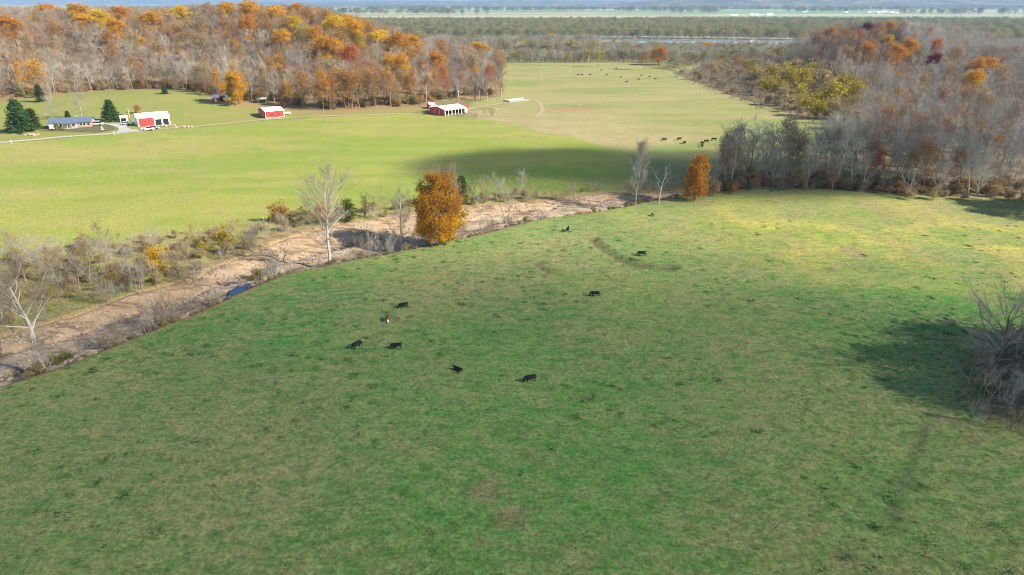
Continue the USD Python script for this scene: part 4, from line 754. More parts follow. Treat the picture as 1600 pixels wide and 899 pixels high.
for k, (px, py, H, c, lab) in enumerate([(82, 560, 2.6, 'olive', 'dark green shrub behind the foot of the leaning pale tree'), (100, 553, 2.4, 'olive', 'green shrub right of the leaning pale tree'), (48, 572, 2.2, 'olive', 'green shrub left of the leaning pale tree'), (247, 428, 5.6, 'yellow', 'bright yellow bush on the far creek bank'), (352, 396, 5.0, 'willow', 'yellow green bush at the bend of the far bank'), (357, 380, 5.2, 'taupe', 'dark twiggy bush above the yellow green bush'), (402, 428, 3.2, 'willow', 'yellowish sapling by the blue pool'), (325, 440, 7, 'grey', 'blue grey sapling in mid creek'),
                                      (475, 352, 4.6, 'olive', 'low green bush on the far bank right of the forked pale tree'), (545, 345, 5.2, 'cedar', 'dark green bush on the far bank in the shade'), (570, 338, 6, 'dark', 'dark twiggy bush on the far bank in the shade'), (592, 330, 7, 'taupe', 'twiggy bush with rusty leaves left of the slender pale tree'), (440, 362, 5.0, 'grey', 'grey twiggy bush on the far bank left of the forked pale tree'), (415, 372, 4.8, 'grey', 'pale twiggy bush low on the far bank'), (438, 348, 5, 'rust', 'small rust leaved bush at the field edge'), (505, 348, 5, 'rust', 'rusty bush right of the forked pale trunk'),
                                      (755, 315, 7, 'taupe', 'brown twiggy bush beyond the creek right of the orange tree'), (735, 312, 6, 'dark', 'dark bush beyond the creek right of the orange tree'), (780, 312, 6, 'grey', 'grey bush beyond the creek in the cloud shade'), (815, 308, 8, 'grey', 'tall grey bush beyond the creek in the cloud shade'), (985, 303, 5, 'taupe', 'brown bush at the foot of the tall narrow tree'), (1010, 302, 5, 'rosy', 'brown bush behind the white dead tree'), (1050, 300, 5.5, 'taupe', 'brown bush left of the orange cypress'), (795, 352, 4.5, 'dark', 'dark thicket at the foot of the spreading bare tree'), (640, 385, 4.5, 'grey', 'grey thicket at the foot of the slender pale tree'), (500, 412, 3.2, 'dark', 'dark shrub at the foot of the forked pale tree'), (1110, 305, 5, 'tan', 'faded tan bush right of the orange cypress')]):
    plant(SHRUB[k % 3, c], 'creek_bush', lab, 'bush', px, py, H, 4.0)
plant(CEDAR, 'cedar_tree', 'dark cedar peeking out right of the big orange tree', 'tree', 722, 318, 8.5, 8.0)
# bare trees of the far bank thicket at left
tk = [(12, 452, 9), (40, 440, 10), (62, 438, 9), (85, 445, 8), (110, 440, 9), (143, 448, 11), (133, 440, 8), (172, 436, 12.5), (178, 430, 9), (20, 470, 9), (65, 460, 7), (97, 455, 6), (215, 440, 8), (205, 446, 9), (222, 452, 6), (265, 432, 6), (278, 428, 7), (250, 405, 8), (290, 420, 7), (305, 440, 8), (5, 505, 8), (25, 500, 7), (160, 425, 9), (30, 418, 8), (70, 420, 8), (95, 412, 7), (10, 415, 8), (55, 488, 5), (95, 490, 5.5), (167, 470, 6), (125, 452, 7), (190, 452, 6), (235, 440, 6), (260, 415, 5)]
tk.sort()
names_ = ['grey', 'taupe', 'grey', 'rosy']
for k, (px, py, H) in enumerate(tk):
    plant(BARE[k % 6, names_[k % 4]], 'bare_tree', 'small bare tree in the far bank thicket ' + (w_ := 'behind the leaning pale tree' if px < 75 else 'left of the yellow bush' if px < 200 else 'around the yellow bush'), 'tree', px, py, H, 18.0, group='bare trees of the thicket ' + w_, wide=1.25)
p, z, px, py, f = scatter(bank_strip.difference(creek.buffer(0.8)), 3.0, 29, keep=0.8); items = []
for k in range(len(p)):
    s = rng.uniform(0.22, 0.66) * (1.2 if px[k] < 320 else 1.1)
    items.append((SHRUB[int(rng.integers(0, 3)), rng.choice(['grey', 'grey', 'tan', 'taupe', 'tan', 'grey', 'tan', 'rosy', 'grey', 'taupe', 'willow'])], (p[k, 0], p[k, 1], z[k] - 0.05), rng.uniform(0, 6.28), (s * 1.25, s * 1.25, s)))
instancer('bank_brush', 'low grey and straw coloured brush along the far creek bank', 'brush', items)
items = []
nl = LineString(near_s)
for k in range(420):
    q = np.array(nl.interpolate(rng.random(), normalized=True).coords[0]) + rng.normal(0, 0.55, 2)
    if not -190 < q[0] < 60: continue
    s = rng.uniform(0.05, 0.20) * (1 if k % 9 else 2.2)
    if np.hypot(*(q - np.array(P(370, 455)))) < 3.5: continue
    items.append((SHRUB[int(rng.integers(0, 3)), rng.choice(['tan', 'olive', 'taupe', 'grey', 'tan'])], (q[0], q[1], h1(q[0], q[1]) - 0.03), rng.uniform(0, 6.28), (s * 1.5, s * 1.5, s)))
instancer('lip_weeds', 'straw coloured weeds and roots along the near creek lip', 'weeds', items)
# brush at the foot of the right wood and along the hill wood edge
items = []
for ed, n, cols, hs in ((LineString([P(*q) for q in [(1110, 302), (1180, 297), (1340, 297), (1400, 305), (1600, 308)]]), 300, ['rosy', 'tan', 'taupe', 'tan', 'tan', 'rust'], (0.35, 0.95)), (LineString([P(*q) for q in [(0, 161), (60, 156), (140, 148), (230, 145), (300, 148), (330, 158), (430, 166), (500, 173), (640, 168), (690, 158), (775, 148)]]), 330, ['rust', 'tan', 'taupe', 'rosy', 'rust', 'olive'], (0.5, 1.1)), (LineString([P(*q) for q in [(1060, 118), (1150, 154), (1260, 188), (1335, 196)]]), 200, ['rosy', 'rosy', 'taupe', 'grey'], (0.3, 0.6))):
    for k in range(n):
        q = np.array(ed.interpolate(rng.random(), normalized=True).coords[0]) + rng.normal(0, [3, 5], 2) + [0, 4]; s = rng.uniform(*hs)
        items.append((SHRUB[int(rng.integers(0, 3)), rng.choice(cols)], (q[0], q[1], h1(q[0], q[1])), rng.uniform(0, 6.28), (s * 1.2, s * 1.2, s)))
instancer('wood_edge_brush', 'rusty low brush along the feet of the woods', 'brush', items)
# farm trees
plant(PINE_BIG, 'pine_tree', 'big broad dark green pine left of the ranch house', 'tree', 34, 207, 14.8, 13.5, wide=1.2)
plant(CEDAR, 'cedar_tree', 'dark round cedar right behind the big broad pine', 'tree', 53, 203, 10, 8.0, wide=1.6)
plant(PINE_CONE, 'pine_tree', 'cone shaped dark spruce between the ranch house and the shop', 'tree', 175, 189, 10.5, 9.5, wide=1.6)
plant(CEDAR, 'cedar_tree', 'olive green cedar at the wood edge above the big pine', 'tree', 64, 159, 10, 8.0, wide=1.1); plant(CEDAR, 'cedar_tree', 'small green cedar at the wood edge above the shop', 'tree', 258, 147, 5, 8.0, wide=1.6); plant(CEDAR, 'cedar_tree', 'small dark cedar behind the ranch house roof', 'tree', 107, 187, 4.5, 8.0, wide=1.4)
plant(PINE_CONE, 'pine_tree', 'tiny dark conifer alone at the far end of the pasture', 'tree', 850, 94.5, 11, 9.5)
hero('bare_tree', 'tall grey bare tree behind the ranch house', 'tree', 127, 186, 17, 0.3, 'bark_grey', 'bark_grey', 920, base=0.2, limbs=16, spread=0.36, sub=8, twigs=9)
hero('bare_tree', 'round grey bare tree left behind the ranch house', 'tree', 83, 187, 10, 0.2, 'bark_grey', 'bark_grey', 921, base=0.1, limbs=18, spread=0.45, sub=7, twigs=9)
hero('bare_tree', 'round grey bare tree beside the olive cedar at the wood edge', 'tree', 78, 160, 9, 0.2, 'bark_grey', 'bark_grey', 922, base=0.1, limbs=16, spread=0.5, sub=7, twigs=9)
hero('oak_tree', 'broad orange brown oak beside the blue tarp', 'tree', 369, 165, 15.5, 0.35, 'bark_taupe', None, 923, leaf='gold', leaf_n=11000, leaf_spread=0.6, leaf_size=0.28, base=0.08, limbs=22, spread=0.42, sub=7, twigs=4, elev=(5, 68))
plant(SHRUB[0, 'rust'], 'bare_shrub', 'rusty shrub behind the shop', 'shrub', 216, 178, 4, 4.0); plant(SHRUB[1, 'olive'], 'bare_shrub', 'green shrub in front of the ranch house porch', 'shrub', 88, 203.5, 3, 4.0); plant(SHRUB[2, 'tan'], 'bare_shrub', 'low tan shrub in front of the ranch house door', 'shrub', 101, 203, 2, 4.0); plant(SHRUB[2, 'rosy'], 'bare_shrub', 'brown twiggy shrub at the right end of the shop', 'shrub', 275, 196, 2.2, 4.0)
for k, (px, py, H) in enumerate([(743, 158, 9), (752, 158, 11)]): plant(BARE[k, 'dark'], 'bare_tree', ['dark spreading bare tree at the end of the hill wood', 'second dark spreading bare tree at the end of the hill wood'][k], 'tree', px, py, H, 18.0, wide=1.6)
plant(LEAFY[3, 'willow'], 'autumn_tree', 'thin yellow tree at the end of the hill wood', 'tree', 784, 152, 9, 17.0)

# ------------------------------------------------------------------ grass tufts in the near pasture
def tuft(seed, n, h, r, c):
    g = np.random.default_rng(seed); V_, F_ = [], []
    for k in range(n):
        a = g.uniform(0, 6.28); b = np.array([math.cos(a), math.sin(a), 0]) * g.uniform(0, r); w = np.array([-math.sin(a), math.cos(a), 0]) * 0.045; t_ = b * 1.9 + [g.normal(0, .06), g.normal(0, .06), h * g.uniform(.6, 1.1)]
        V_ += [b - w, b + w, t_]; F_.append([3 * k, 3 * k + 1, 3 * k + 2])
    cl = new_class(f'tuft_{c}_{seed}'); part(f'{cl.GetPath()}/blades', (np.array(V_), np.array(F_)), 'tuft_' + c); return str(cl.GetPath())
foliage('tuft_green', [(0.05, (0.080, 0.170, 0.040)), (0.55, (0.125, 0.235, 0.055)), (1, (0.18, 0.28, 0.08))], 0.25); foliage('tuft_straw', [(0.05, (0.22, 0.19, 0.085)), (0.55, (0.32, 0.265, 0.13)), (1, (0.42, 0.35, 0.19))], 0.25); foliage('tuft_dark', [(0.05, (0.06, 0.13, 0.035)), (1, (0.11, 0.19, 0.055))], 0.2)
tg = [tuft(s, 16, 0.20, 0.22, 'green') for s in (1, 2, 3)]; ts = [tuft(s, 14, 0.22, 0.22, 'straw') for s in (4, 5)]; td = [tuft(s, 18, 0.26, 0.25, 'dark') for s in (6, 7)]
r = np.random.default_rng(77); N = 30000
yy = 50 + 120 * r.random(N) ** 1.9; half = 0.80 * np.hypot(yy, CAM_Z); xx = r.uniform(-1, 1, N) * half
sh = shapely.contains(near_field.buffer(-1.0), shapely.points(xx, yy)); xx, yy = xx[sh], yy[sh]
na = fbm2(xx, yy, 4.0, 4, 81); nb2 = fbm2(xx, yy, 11, 4, 82)
zz = height(xx, yy); items = []; uu = r.random(len(xx))
for k in range(len(xx)):
    pd, ps = np.clip((na[k] - 0.5) * 0.8, 0.0, 0.15), np.clip((nb2[k] - 0.35) * 1.6, 0.05, 0.7)
    c = td if uu[k] < pd else (ts if uu[k] < pd + (1 - pd) * ps else tg)
    s = r.uniform(0.4, 1.1); items.append((c[int(r.integers(0, len(c)))], (xx[k], yy[k], zz[k] - 0.02), r.uniform(0, 6.28), (s * 1.6, s * 1.6, s * 0.42)))
def clump(seed):
    g = np.random.default_rng(seed); V_, F_ = [], []
    for k in range(70):
        a, q_ = g.uniform(0, 6.28), g.random() ** .7; b = np.array([math.cos(a) * q_, math.sin(a) * q_ * .8, 0]); a2 = g.uniform(0, 6.28); w = np.array([-math.sin(a2), math.cos(a2), 0]) * 0.11
        t_ = b * 1.12 + [g.normal(0, .08), g.normal(0, .08), (0.30 - 0.16 * q_) * g.uniform(.7, 1.1)]; V_ += [b - w, b + w, t_]; F_.append([3 * k, 3 * k + 1, 3 * k + 2])
    cl = new_class(f'grass_clump_{seed}'); part(f'{cl.GetPath()}/blades', (np.array(V_), np.array(F_)), 'tuft_rank'); return str(cl.GetPath())
foliage('tuft_rank', [(0.05, (0.035, 0.11, 0.028)), (0.55, (0.06, 0.165, 0.038)), (1, (0.10, 0.215, 0.055))], 0.3)
rk = [clump(s_) for s_ in (21, 22, 23, 24)]
xq, yq = r.uniform(-150, 150, 5200), 50 + 130 * r.random(5200) ** 1.3; okq = shapely.contains(near_field.buffer(-2), shapely.points(xq, yq)) & (np.abs(xq) < 0.8 * np.hypot(yq, CAM_Z)); wq = fbm2(xq, yq, 22, 3, 84); okq &= r.random(5200) < np.clip((wq - 0.40) * 3.2, 0.03, 0.75); xq, yq = xq[okq], yq[okq]; zq = height(xq, yq)
for k in range(len(xq)):
    s_ = r.uniform(0.3, 1.0) * (1.3 if r.random() < .15 else 1); items.append((rk[k % 4], (xq[k], yq[k], zq[k] - 0.03), r.uniform(0, 6.28), (s_ * r.uniform(.8, 1.4), s_, s_ * 0.6)))
instancer('grass', 'short pasture grass with green and straw coloured tufts', 'grass', items)

# ------------------------------------------------------------------ cattle
M3 = manifold3d.Manifold
def ball(c, r_): return M3.sphere(r_, 14).translate(tuple(map(float, c)))
def bone(a, ra, b, rb): return M3.batch_hull([ball(a, ra), ball(b, rb)])
def cow_mesh(pose):
    lying = pose == 'lying'; z = 0.95 if not lying else 0.42; B = []
    chest, belly, hip, rump = (0.62, 0, z + .02), (0.05, 0, z - .06), (-0.55, 0, z + .06), (-0.80, 0, z + .10)
    B += [M3.batch_hull([ball(chest, .34), ball(belly, .40)]), M3.batch_hull([ball(belly, .40), ball(hip, .34)]), bone(hip, .34, rump, .24), bone((0.62, 0, z + .20), .22, (-.6, 0, z + .20), .2)]
    neck = (0.95, 0, z + .18)
    if pose == 'grazing': head, muz = (1.28, 0.04, .42), (1.40, 0.06, .12)
    elif lying: neck, head, muz = (0.92, 0.0, .72), (1.18, .05, .86), (1.46, .08, .70)
    else: head, muz = (1.32, 0.05, z + .38), (1.66, 0.08, z + .16)
    B += [bone((.66, 0, z + .12), .28, neck, .2), bone(neck, .2, head, .14), bone(head, .145, muz, .085)]
    hd = np.array(head)
    for s in (-1, 1): B.append(bone(hd + [-.04, s * .12, .06], .045, hd + [-.08, s * .27, .04], .03))
    for s in (-1, 1):
        if lying:
            B += [bone((.55, s * .25, .25), .13, (.95, s * .28, .10), .07), bone((.95, s * .28, .10), .07, (.6, s * .34, .06), .05), bone((-.55, s * .30, .28), .2, (-.15, s * .45, .12), .09), bone((-.15, s * .45, .12), .09, (-.5, s * .5, .06), .055)]
        else:
            fx = .60 + s * .07; hx = -.72 - s * .09
            B += [bone((.58, s * .20, .80), .15, (fx, s * .2, .46), .075), bone((fx, s * .2, .46), .075, (fx + .01, s * .2, .06), .05), bone((fx, s * .2, .06), .055, (fx + .06, s * .2, .05), .05)]
            B += [bone((-.62, s * .20, .92), .22, (hx + .12, s * .21, .62), .11), bone((hx + .12, s * .21, .62), .105, (hx - .06, s * .2, .42), .07), bone((hx - .06, s * .2, .42), .068, (hx, s * .2, .06), .05), bone((hx, s * .2, .06), .055, (hx + .07, s * .2, .05), .05)]
    B.append(bone((-1.0, 0, z + .16), .05, (-1.06, 0, z - .3 if not lying else .2), .028)); B.append(bone((-1.06, 0, z - .3 if not lying else .2), .03, (-1.05, 0, max(z - .5, .1)), .05))
    m = M3.batch_boolean(B, manifold3d.OpType.Add).refine_to_length(0.09).to_mesh()
    tm = trimesh.Trimesh(m.vert_properties[:, :3], m.tri_verts, process=True); trimesh.smoothing.filter_taubin(tm, iterations=8)
    tm.apply_translation((0, 0, -tm.bounds[0, 2] - 0.01)); return tm
COW = {}
cm_ = {p_: cow_mesh(p_) for p_ in ('grazing', 'standing', 'lying')}
def cow(px, py, head, pose, m, label, s=1.0, group=None):
    q = place_at(px, py); x = UsdGeom.Mesh.Define
    prim = usdkit.mesh(stage, '/World/' + numbered('cow'), cm_[pose], MAT['cow_' + m], smooth=True)
    prim.AddTranslateOp().Set((float(q[0]), float(q[1]), float(q[2]))); prim.AddRotateZOp().Set(float(head)); s *= 0.84; prim.AddScaleOp().Set((s * 1.05, s * 1.22, s * 0.92))
    tag(prim.GetPrim(), label, 'cow', group)
cow(557, 543, 55, 'grazing', 'black', 'black cow seen from behind, leftmost in the near pasture', 1.12)
cow(606, 501, -80, 'grazing', 'red', 'red brown cow with a white face grazing toward the camera', 1.0)
cow(631, 480, 205, 'grazing', 'black', 'black cow grazing right behind the red brown cow', 1.05)
cow(620, 544, 188, 'grazing', 'black', 'black cow grazing side on below the red brown cow', 1.05)
cow(716, 579, 150, 'lying', 'black', 'small black cow lying in the grass left of the nearest cow', 0.95)
cow(829, 596, 200, 'grazing', 'black', 'black cow nearest the camera, grazing toward the left', 1.1)
cow(930, 463, 180, 'grazing', 'black', 'black cow grazing alone in mid pasture below the gully', 1.05)
cow(1003, 400, 180, 'grazing', 'black', 'black cow standing just above the brown gully', 1.1)
cow(887, 361, 75, 'standing', 'black', 'black cow seen from behind near the creek', 1.0)
cow(1020, 338, 120, 'grazing', 'brown', 'small brown calf near the creek end', 0.7)
for k, (px, py, hd, ps, lab) in enumerate([(1038, 220, 180, 'grazing', 'black cow at the left of the shaded herd'), (1061, 219, 20, 'standing', 'biggest looking black cow of the shaded herd'), (1069, 225, 50, 'grazing', 'black cow below the biggest looking cow of the shaded herd'), (1097, 226, 100, 'grazing', 'black cow end on, upper of two stacked in the shaded herd'), (1097, 230, 80, 'grazing', 'black cow end on, lower of two stacked in the shaded herd'), (1103, 223, 10, 'grazing', 'black cow just right of the stacked pair in the shaded herd'), (1116, 220, 175, 'grazing', 'black cow rightmost of the shaded herd by the trees')]): cow(px, py, hd, ps, 'black', lab, 1.15, 'cows of the shaded herd')
for k, (px, py) in enumerate([(903, 118), (909, 118), (922, 118), (940, 111), (948, 118), (963, 108), (970, 122), (979, 129), (998, 125), (1002, 119), (1015, 121), (1024, 124)]): cow(px, py, [0, 180, 10, 190, 40][k % 5], 'grazing' if k % 3 else 'standing', 'black', 'black cow of the far herd, ' + ['leftmost', 'second from left', 'third from left', 'fourth from left and high', 'fifth from left', 'highest of all', 'seventh from left', 'lowest of all', 'ninth from left', 'tenth from left', 'eleventh from left', 'rightmost'][k], 0.98, 'cows of the far herd')

# ------------------------------------------------------------------ buildings
def box(u0, u1, v0, v1, z0, z1): return trimesh.creation.box(bounds=[(u0, v0, z0), (u1, v1, z1)])
def frame(a, b):
    A_, B_ = hit(*a), hit(*b); d = B_ - A_; L = np.hypot(*d); z = min(h1(*A_), h1(*B_)); return np.array([A_[0], A_[1], z - 0.05]), math.atan2(d[1], d[0]), L
def gable(L, D, zw, zr, over=0.4, th=0.18, u0=0.0):
    """roof of two slabs, ridge along u"""
    out = []
    for s in (0, 1):
        y0, y1 = (-over, D / 2) if s == 0 else (D / 2, D + over); e = zw - over * (zr - zw) / (D / 2); z0, z1 = (e, zr) if s == 0 else (zr, e)
        v = np.array([[x, y, z + dz] for dz in (0, th) for x in (u0 - over, u0 + L + over) for y, z in ((y0, z0), (y1, z1))])
        out.append(trimesh.convex.convex_hull(v))
    return trimesh.util.concatenate(out)
def gable_walls(L, D, zw, zr, t_=0.2, u0=0.0):
    pent = lambda x0, x1: trimesh.convex.convex_hull(np.array([[x, y, z] for x in (x0, x1) for y, z in ((0, 0), (D, 0), (0, zw), (D, zw), (D / 2, zr - .02))]))
    return trimesh.util.concatenate([box(u0 + t_, u0 + L - t_, 0, t_, 0, zw), box(u0 + t_, u0 + L - t_, D - t_, D, 0, zw), pent(u0, u0 + t_), pent(u0 + L - t_, u0 + L)])
def ribs(L, D, zw, zr, step, over=0.4, th=0.18, u0=0.0):
    out = []
    for u in np.arange(u0, u0 + L + .01, step):
        for s in (0, 1):
            y0, y1 = (-over, D / 2) if s == 0 else (D / 2, D + over); e = zw - over * (zr - zw) / (D / 2); z0, z1 = (e, zr) if s == 0 else (zr, e)
            v = np.array([[x, y, z + th + dz] for dz in (0, .05) for x in (u - .04, u + .04) for y, z in ((y0, z0), (y1, z1))]); out.append(trimesh.convex.convex_hull(v))
    return trimesh.util.concatenate(out)
# ranch house
o, rz, L = frame((77.5, 202), (143.5, 198.3)); D = 8.5
t_ = thing('ranch_house', 'long low house with a slate blue roof beside the driveway', 'house', o, rz)
w_ = obj('wall', gable_walls(L, D, 2.7, 4.4), 'brick_tan', t_); rf = obj('roof', gable(L, D, 2.7, 4.4, 0.5), 'roof_slate', t_); obj('chimney', box(L * .62, L * .62 + .7, D * .5, D * .5 + .7, 3.6, 5.3), 'brick_tan', rf)
obj('garage_wall', trimesh.util.concatenate([box(L * .0, L * .12, -.08, .0, 0.0, 2.5)]), 'white_paint', t_)
obj('porch', trimesh.util.concatenate([box(L * .33, L * .66, -1.8, -.01, 0, .3)]), 'concrete', t_)
obj('porch_roof', trimesh.convex.convex_hull(np.array([[u, v, z] for u in (L * .32, L * .67) for v, z in ((-2.1, 2.28), (-2.1, 2.42), (-.52, 2.52), (-.52, 2.68))])), 'roof_slate', t_)
for u in (.34, .45, .56, .65): obj('porch_post', box(L * u - .07, L * u + .07, -1.95, -1.81, 0.0, 2.3), 'white_paint', t_)
dr = obj('door', box(L * .47, L * .47 + 1, -.06, -.003, .3, 2.4), 'white_paint', t_)
for u in (.16, .25, .37, .57, .72, .80, .90):
    wn = obj('window', box(L * u, L * u + 1.3, -.07, -.004, 1.0, 2.2), 'white_paint', t_); obj('pane', box(L * u + .1, L * u + 1.2, -.09, -.072, 1.1, 2.1), 'glass_dark', wn)
# shop: red front at left, white open part at right
o, rz, L = frame((217, 198.6), (266.5, 194)); D = 10
t_ = thing('farm_shop', 'white roofed shop with a red front and two dark open bays', 'shed', o, rz)
obj('wall', gable_walls(L, D, 4.2, 5.8), 'white_paint', t_); rf = obj('roof', gable(L, D, 4.2, 5.8, .4), 'roof_white', t_); obj('rib', ribs(L, D, 4.2, 5.8, 1.6), 'roof_white', rf)
obj('front_panel', box(.4, L * .50, -.10, -.003, 0.1, 3.9), 'red_paint', t_)
for u in (.12, .3): dr = obj('door', box(L * u, L * u + 2.4, -.16, -.103, .1, 2.9), 'red_paint', t_); obj('handle', box(L * u + 2.1, L * u + 2.2, -.2, -.165, 1.1, 1.3), 'metal_grey', dr)
for u0, u1 in ((.54, .73), (.78, .955)): ob = obj('open_bay', box(L * u0, L * u1, -.05, -.003, .1, 3.0), 'bay_shade', t_); obj('lintel', box(L * u0 - .15, L * u1 + .15, -.12, -.055, 3.0, 3.25), 'white_paint', ob)  # dark panels on the solid wall paint the shade inside the bays
obj('trim', box(-.06, -.003, -.05, .2, 0, 4.2), 'red_paint', t_); obj('trim', box(-.06, -.003, D * .5 - .1, D * .5 + .1, 0, 4.0), 'red_paint', t_)
# small red barn
o, rz, L = frame((415.5, 185.2), (444.5, 182.6)); D = 13.5
t_ = thing('red_barn', 'small red barn with a white roof beside the farm track', 'barn', o, rz)
obj('wall', gable_walls(L, D, 3.5, 4.7), 'red_paint', t_); rf = obj('roof', gable(L, D, 3.5, 4.7, .35), 'roof_white', t_); obj('rib', ribs(L, D, 3.5, 4.7, 1.2, .35), 'roof_white', rf)
for u, v in ((-.05, -.05), (L - .2, -.05)): obj('corner_trim', box(u, u + .25, v, -.003, 0, 3.4), 'white_paint', t_)
obj('side_trim', box(-.05, -.003, .0, .25, 0, 3.4), 'white_paint', t_); obj('base_trim', box(.2, L - .2, -.04, -.003, 0, .25), 'white_paint', t_)
dr = obj('door', box(-.08, -.003, D * .3, D * .62, 0, 3.0), 'red_paint', t_); obj('door_frame', trimesh.util.concatenate([box(-.1, -.003, D * .3 - .2, D * .3 - .01, 0, 3.1), box(-.1, -.003, D * .62 + .01, D * .62 + .2, 0, 3.1)]), 'white_paint', dr)
for u in (.3, .66): obj('window', box(L * u, L * u + .9, -.05, -.003, 1.4, 2.2), 'glass_dark', t_)
# tank beside it
q = place_at(449.5, 179.5); t_ = thing('storage_tank', 'white round ended tank beside the small red barn', 'tank', q, 0.1)
obj('vessel', trimesh.creation.capsule(height=2.6, radius=.6, count=[12, 12]).apply_transform(trimesh.transformations.rotation_matrix(math.pi / 2, [0, 1, 0])).apply_translation((0, 0, 1.0)), 'white_paint', t_, smooth=30)
for x in (-.5, 1.6): obj('leg', box(x, x + .2, -.4, .4, 0, .55), 'metal_grey', t_)
# large red barn with open bays
o, rz, L = frame((695.6, 181.4), (727, 177)); D = 13
t_ = thing('cattle_barn', 'large red barn with a white roof and a row of open bays', 'barn', o, rz)
wl_ = [box(0, .2, 0.2, D, 0, 3.2), box(0.2, L - .2, D - .2, D, 0, 3.2), box(L - .2, L, 0.2, D, 0, 3.2), box(0, L, 0, .2, 2.7, 3.2)]
obj('wall', trimesh.util.concatenate(wl_), 'red_paint', t_)
for e, (u0, u1) in enumerate(((0.0, .2), (L - .2, L))): obj('gable_end', trimesh.convex.convex_hull(np.array([[x, y, z] for x in (u0 + .003, u1 - .003) for y, z in ((0.2, 3.203), (D, 3.203), (D / 2, 4.35))])), 'red_paint', t_)
rf = obj('roof', gable(L, D, 3.2, 4.4, .5), 'roof_white', t_); obj('rib', ribs(L, D, 3.2, 4.4, 1.5, .5), 'roof_white', rf)
for k in range(7): u = k * (L - .3) / 6; obj('bay_post', box(u, u + .3, -.06, .2, 0, 2.69), 'white_paint', t_)
obj('eave_trim', box(0, L, -.06, -.003, 2.7, 3.1), 'white_paint', t_); obj('floor', box(.3, L - .3, .4, D - .4, 0, .12), 'red_dirt', t_); obj('inner_wall', box(.3, L - .3, D * .45, D * .45 + .15, .12, 3.0), 'bay_shade', t_)  # near-black sheet behind the bays paints their deep interior shade
dr = obj('door', box(-.08, -.003, D * .38, D * .66, 0, 2.8), 'red_paint', t_); obj('door_edge', trimesh.util.concatenate([box(-.1, -.003, D * .38 - .2, D * .38 - .01, 0, 2.9), box(-.1, -.003, D * .66 + .01, D * .66 + .2, 0, 2.9)]), 'white_paint', dr); obj('corner_trim', box(-.07, -.004, 0, .3, 0, 3.1), 'white_paint', t_)
lt = obj('lean_to', box(L * .25, L * .55, D + .01, D + 5, 0, 2.8), 'red_paint', t_); obj('lean_to_roof', trimesh.convex.convex_hull(np.array([[u, v, z] for u in (L * .22, L * .58) for v, z in ((D + .52, 3.1), (D + .52, 3.25), (D + 5.4, 2.82), (D + 5.4, 2.97))])), 'roof_white', lt)
# little sheds
def shed(name, label, a, b, D, zw, zr, wm, rm, open_=False, trim=None):
    o, rz, L = frame(a, b); t_ = thing(name, label, 'shed', o, rz)
    obj('wall', gable_walls(L, D, zw, zr, .12), wm, t_); obj('roof', gable(L, D, zw, zr, .25, .12), rm, t_)
    if open_: obj('open_bay', box(L * .12, L * .88, -.04, -.003, .1, zw * .85), 'bay_shade', t_)  # front stays closed; a dark panel paints the shaded interior
    else: dr = obj('door', box(L * .35, L * .65, -.05, -.003, .05, 2.0), trim or wm, t_)
shed('red_shed', 'little red shed with a white roof beside the blue tarp', (332.5, 159.5), (342, 159.6), 5, 2.6, 3.9, 'red_paint', 'roof_white', trim='white_paint')
shed('field_shelter', 'low open fronted shelter with a white roof at the wood edge', (402.5, 161.5), (416.5, 160.8), 4.5, 2.3, 2.8, 'weathered_wood', 'roof_white', True)
shed('red_shed', 'tiny red shed at the right end of the large red barn', (724, 173.4), (732, 172.4), 3.5, 2.2, 2.9, 'red_paint', 'red_paint', trim='white_paint')
shed('red_shed', 'small red shed with a white roof left of the large red barn', (671, 170.5), (680, 170.0), 4.5, 2.4, 3.2, 'red_paint', 'roof_white', trim='white_paint')
shed('garden_shed', 'small white shed left of the shop', (188.5, 191), (199, 190.5), 3, 2.2, 3.0, 'white_paint', 'roof_white', True)
o, rz, L = frame((343.5, 159.4), (353, 159.8)); t_ = thing('tarp_shelter', 'blue tarp hoop shelter under the orange brown oak', 'shelter', o, rz)
th = np.linspace(0, np.pi, 13); arc = np.stack([L / 2 - L / 2 * np.cos(th), 3.6 * np.sin(th) ** .8], 1)
pg = Polygon(np.vstack([arc, arc[::-1] * [1, .97] + [0, -.06] if False else np.stack([L / 2 - (L / 2 - .08) * np.cos(th[::-1]), 3.5 * np.sin(th[::-1]) ** .8], 1)])).buffer(0)
obj('cover', trimesh.creation.extrude_polygon(pg, 5.0).apply_transform(trimesh.transformations.rotation_matrix(math.pi / 2, [1, 0, 0])).apply_translation((0, 5.0, 0)), 'blue_tarp', t_)
for v in (.05, 2.5, 4.9): obj('hoop', tubes([np.r_[arc[k, 0], v, arc[k, 1] * .98, arc[k + 1, 0], v, arc[k + 1, 1] * .98, .06, .06] for k in range(12)], 4), 'metal_grey', t_)
# concrete feed pad with low walls
o, rz, L = frame((797, 160), (828, 156.5)); t_ = thing('feed_pad', 'pale concrete pad with low walls beside the far track', 'pad', o, rz)
obj('slab', box(0, L, 0, 6, 0, .22), 'concrete', t_); obj('low_wall', box(0, L, 6.003, 6.3, 0, 1.0), 'concrete', t_); obj('low_wall', box(-.3, -.003, 0, 6.3, 0, 1.0), 'concrete', t_)
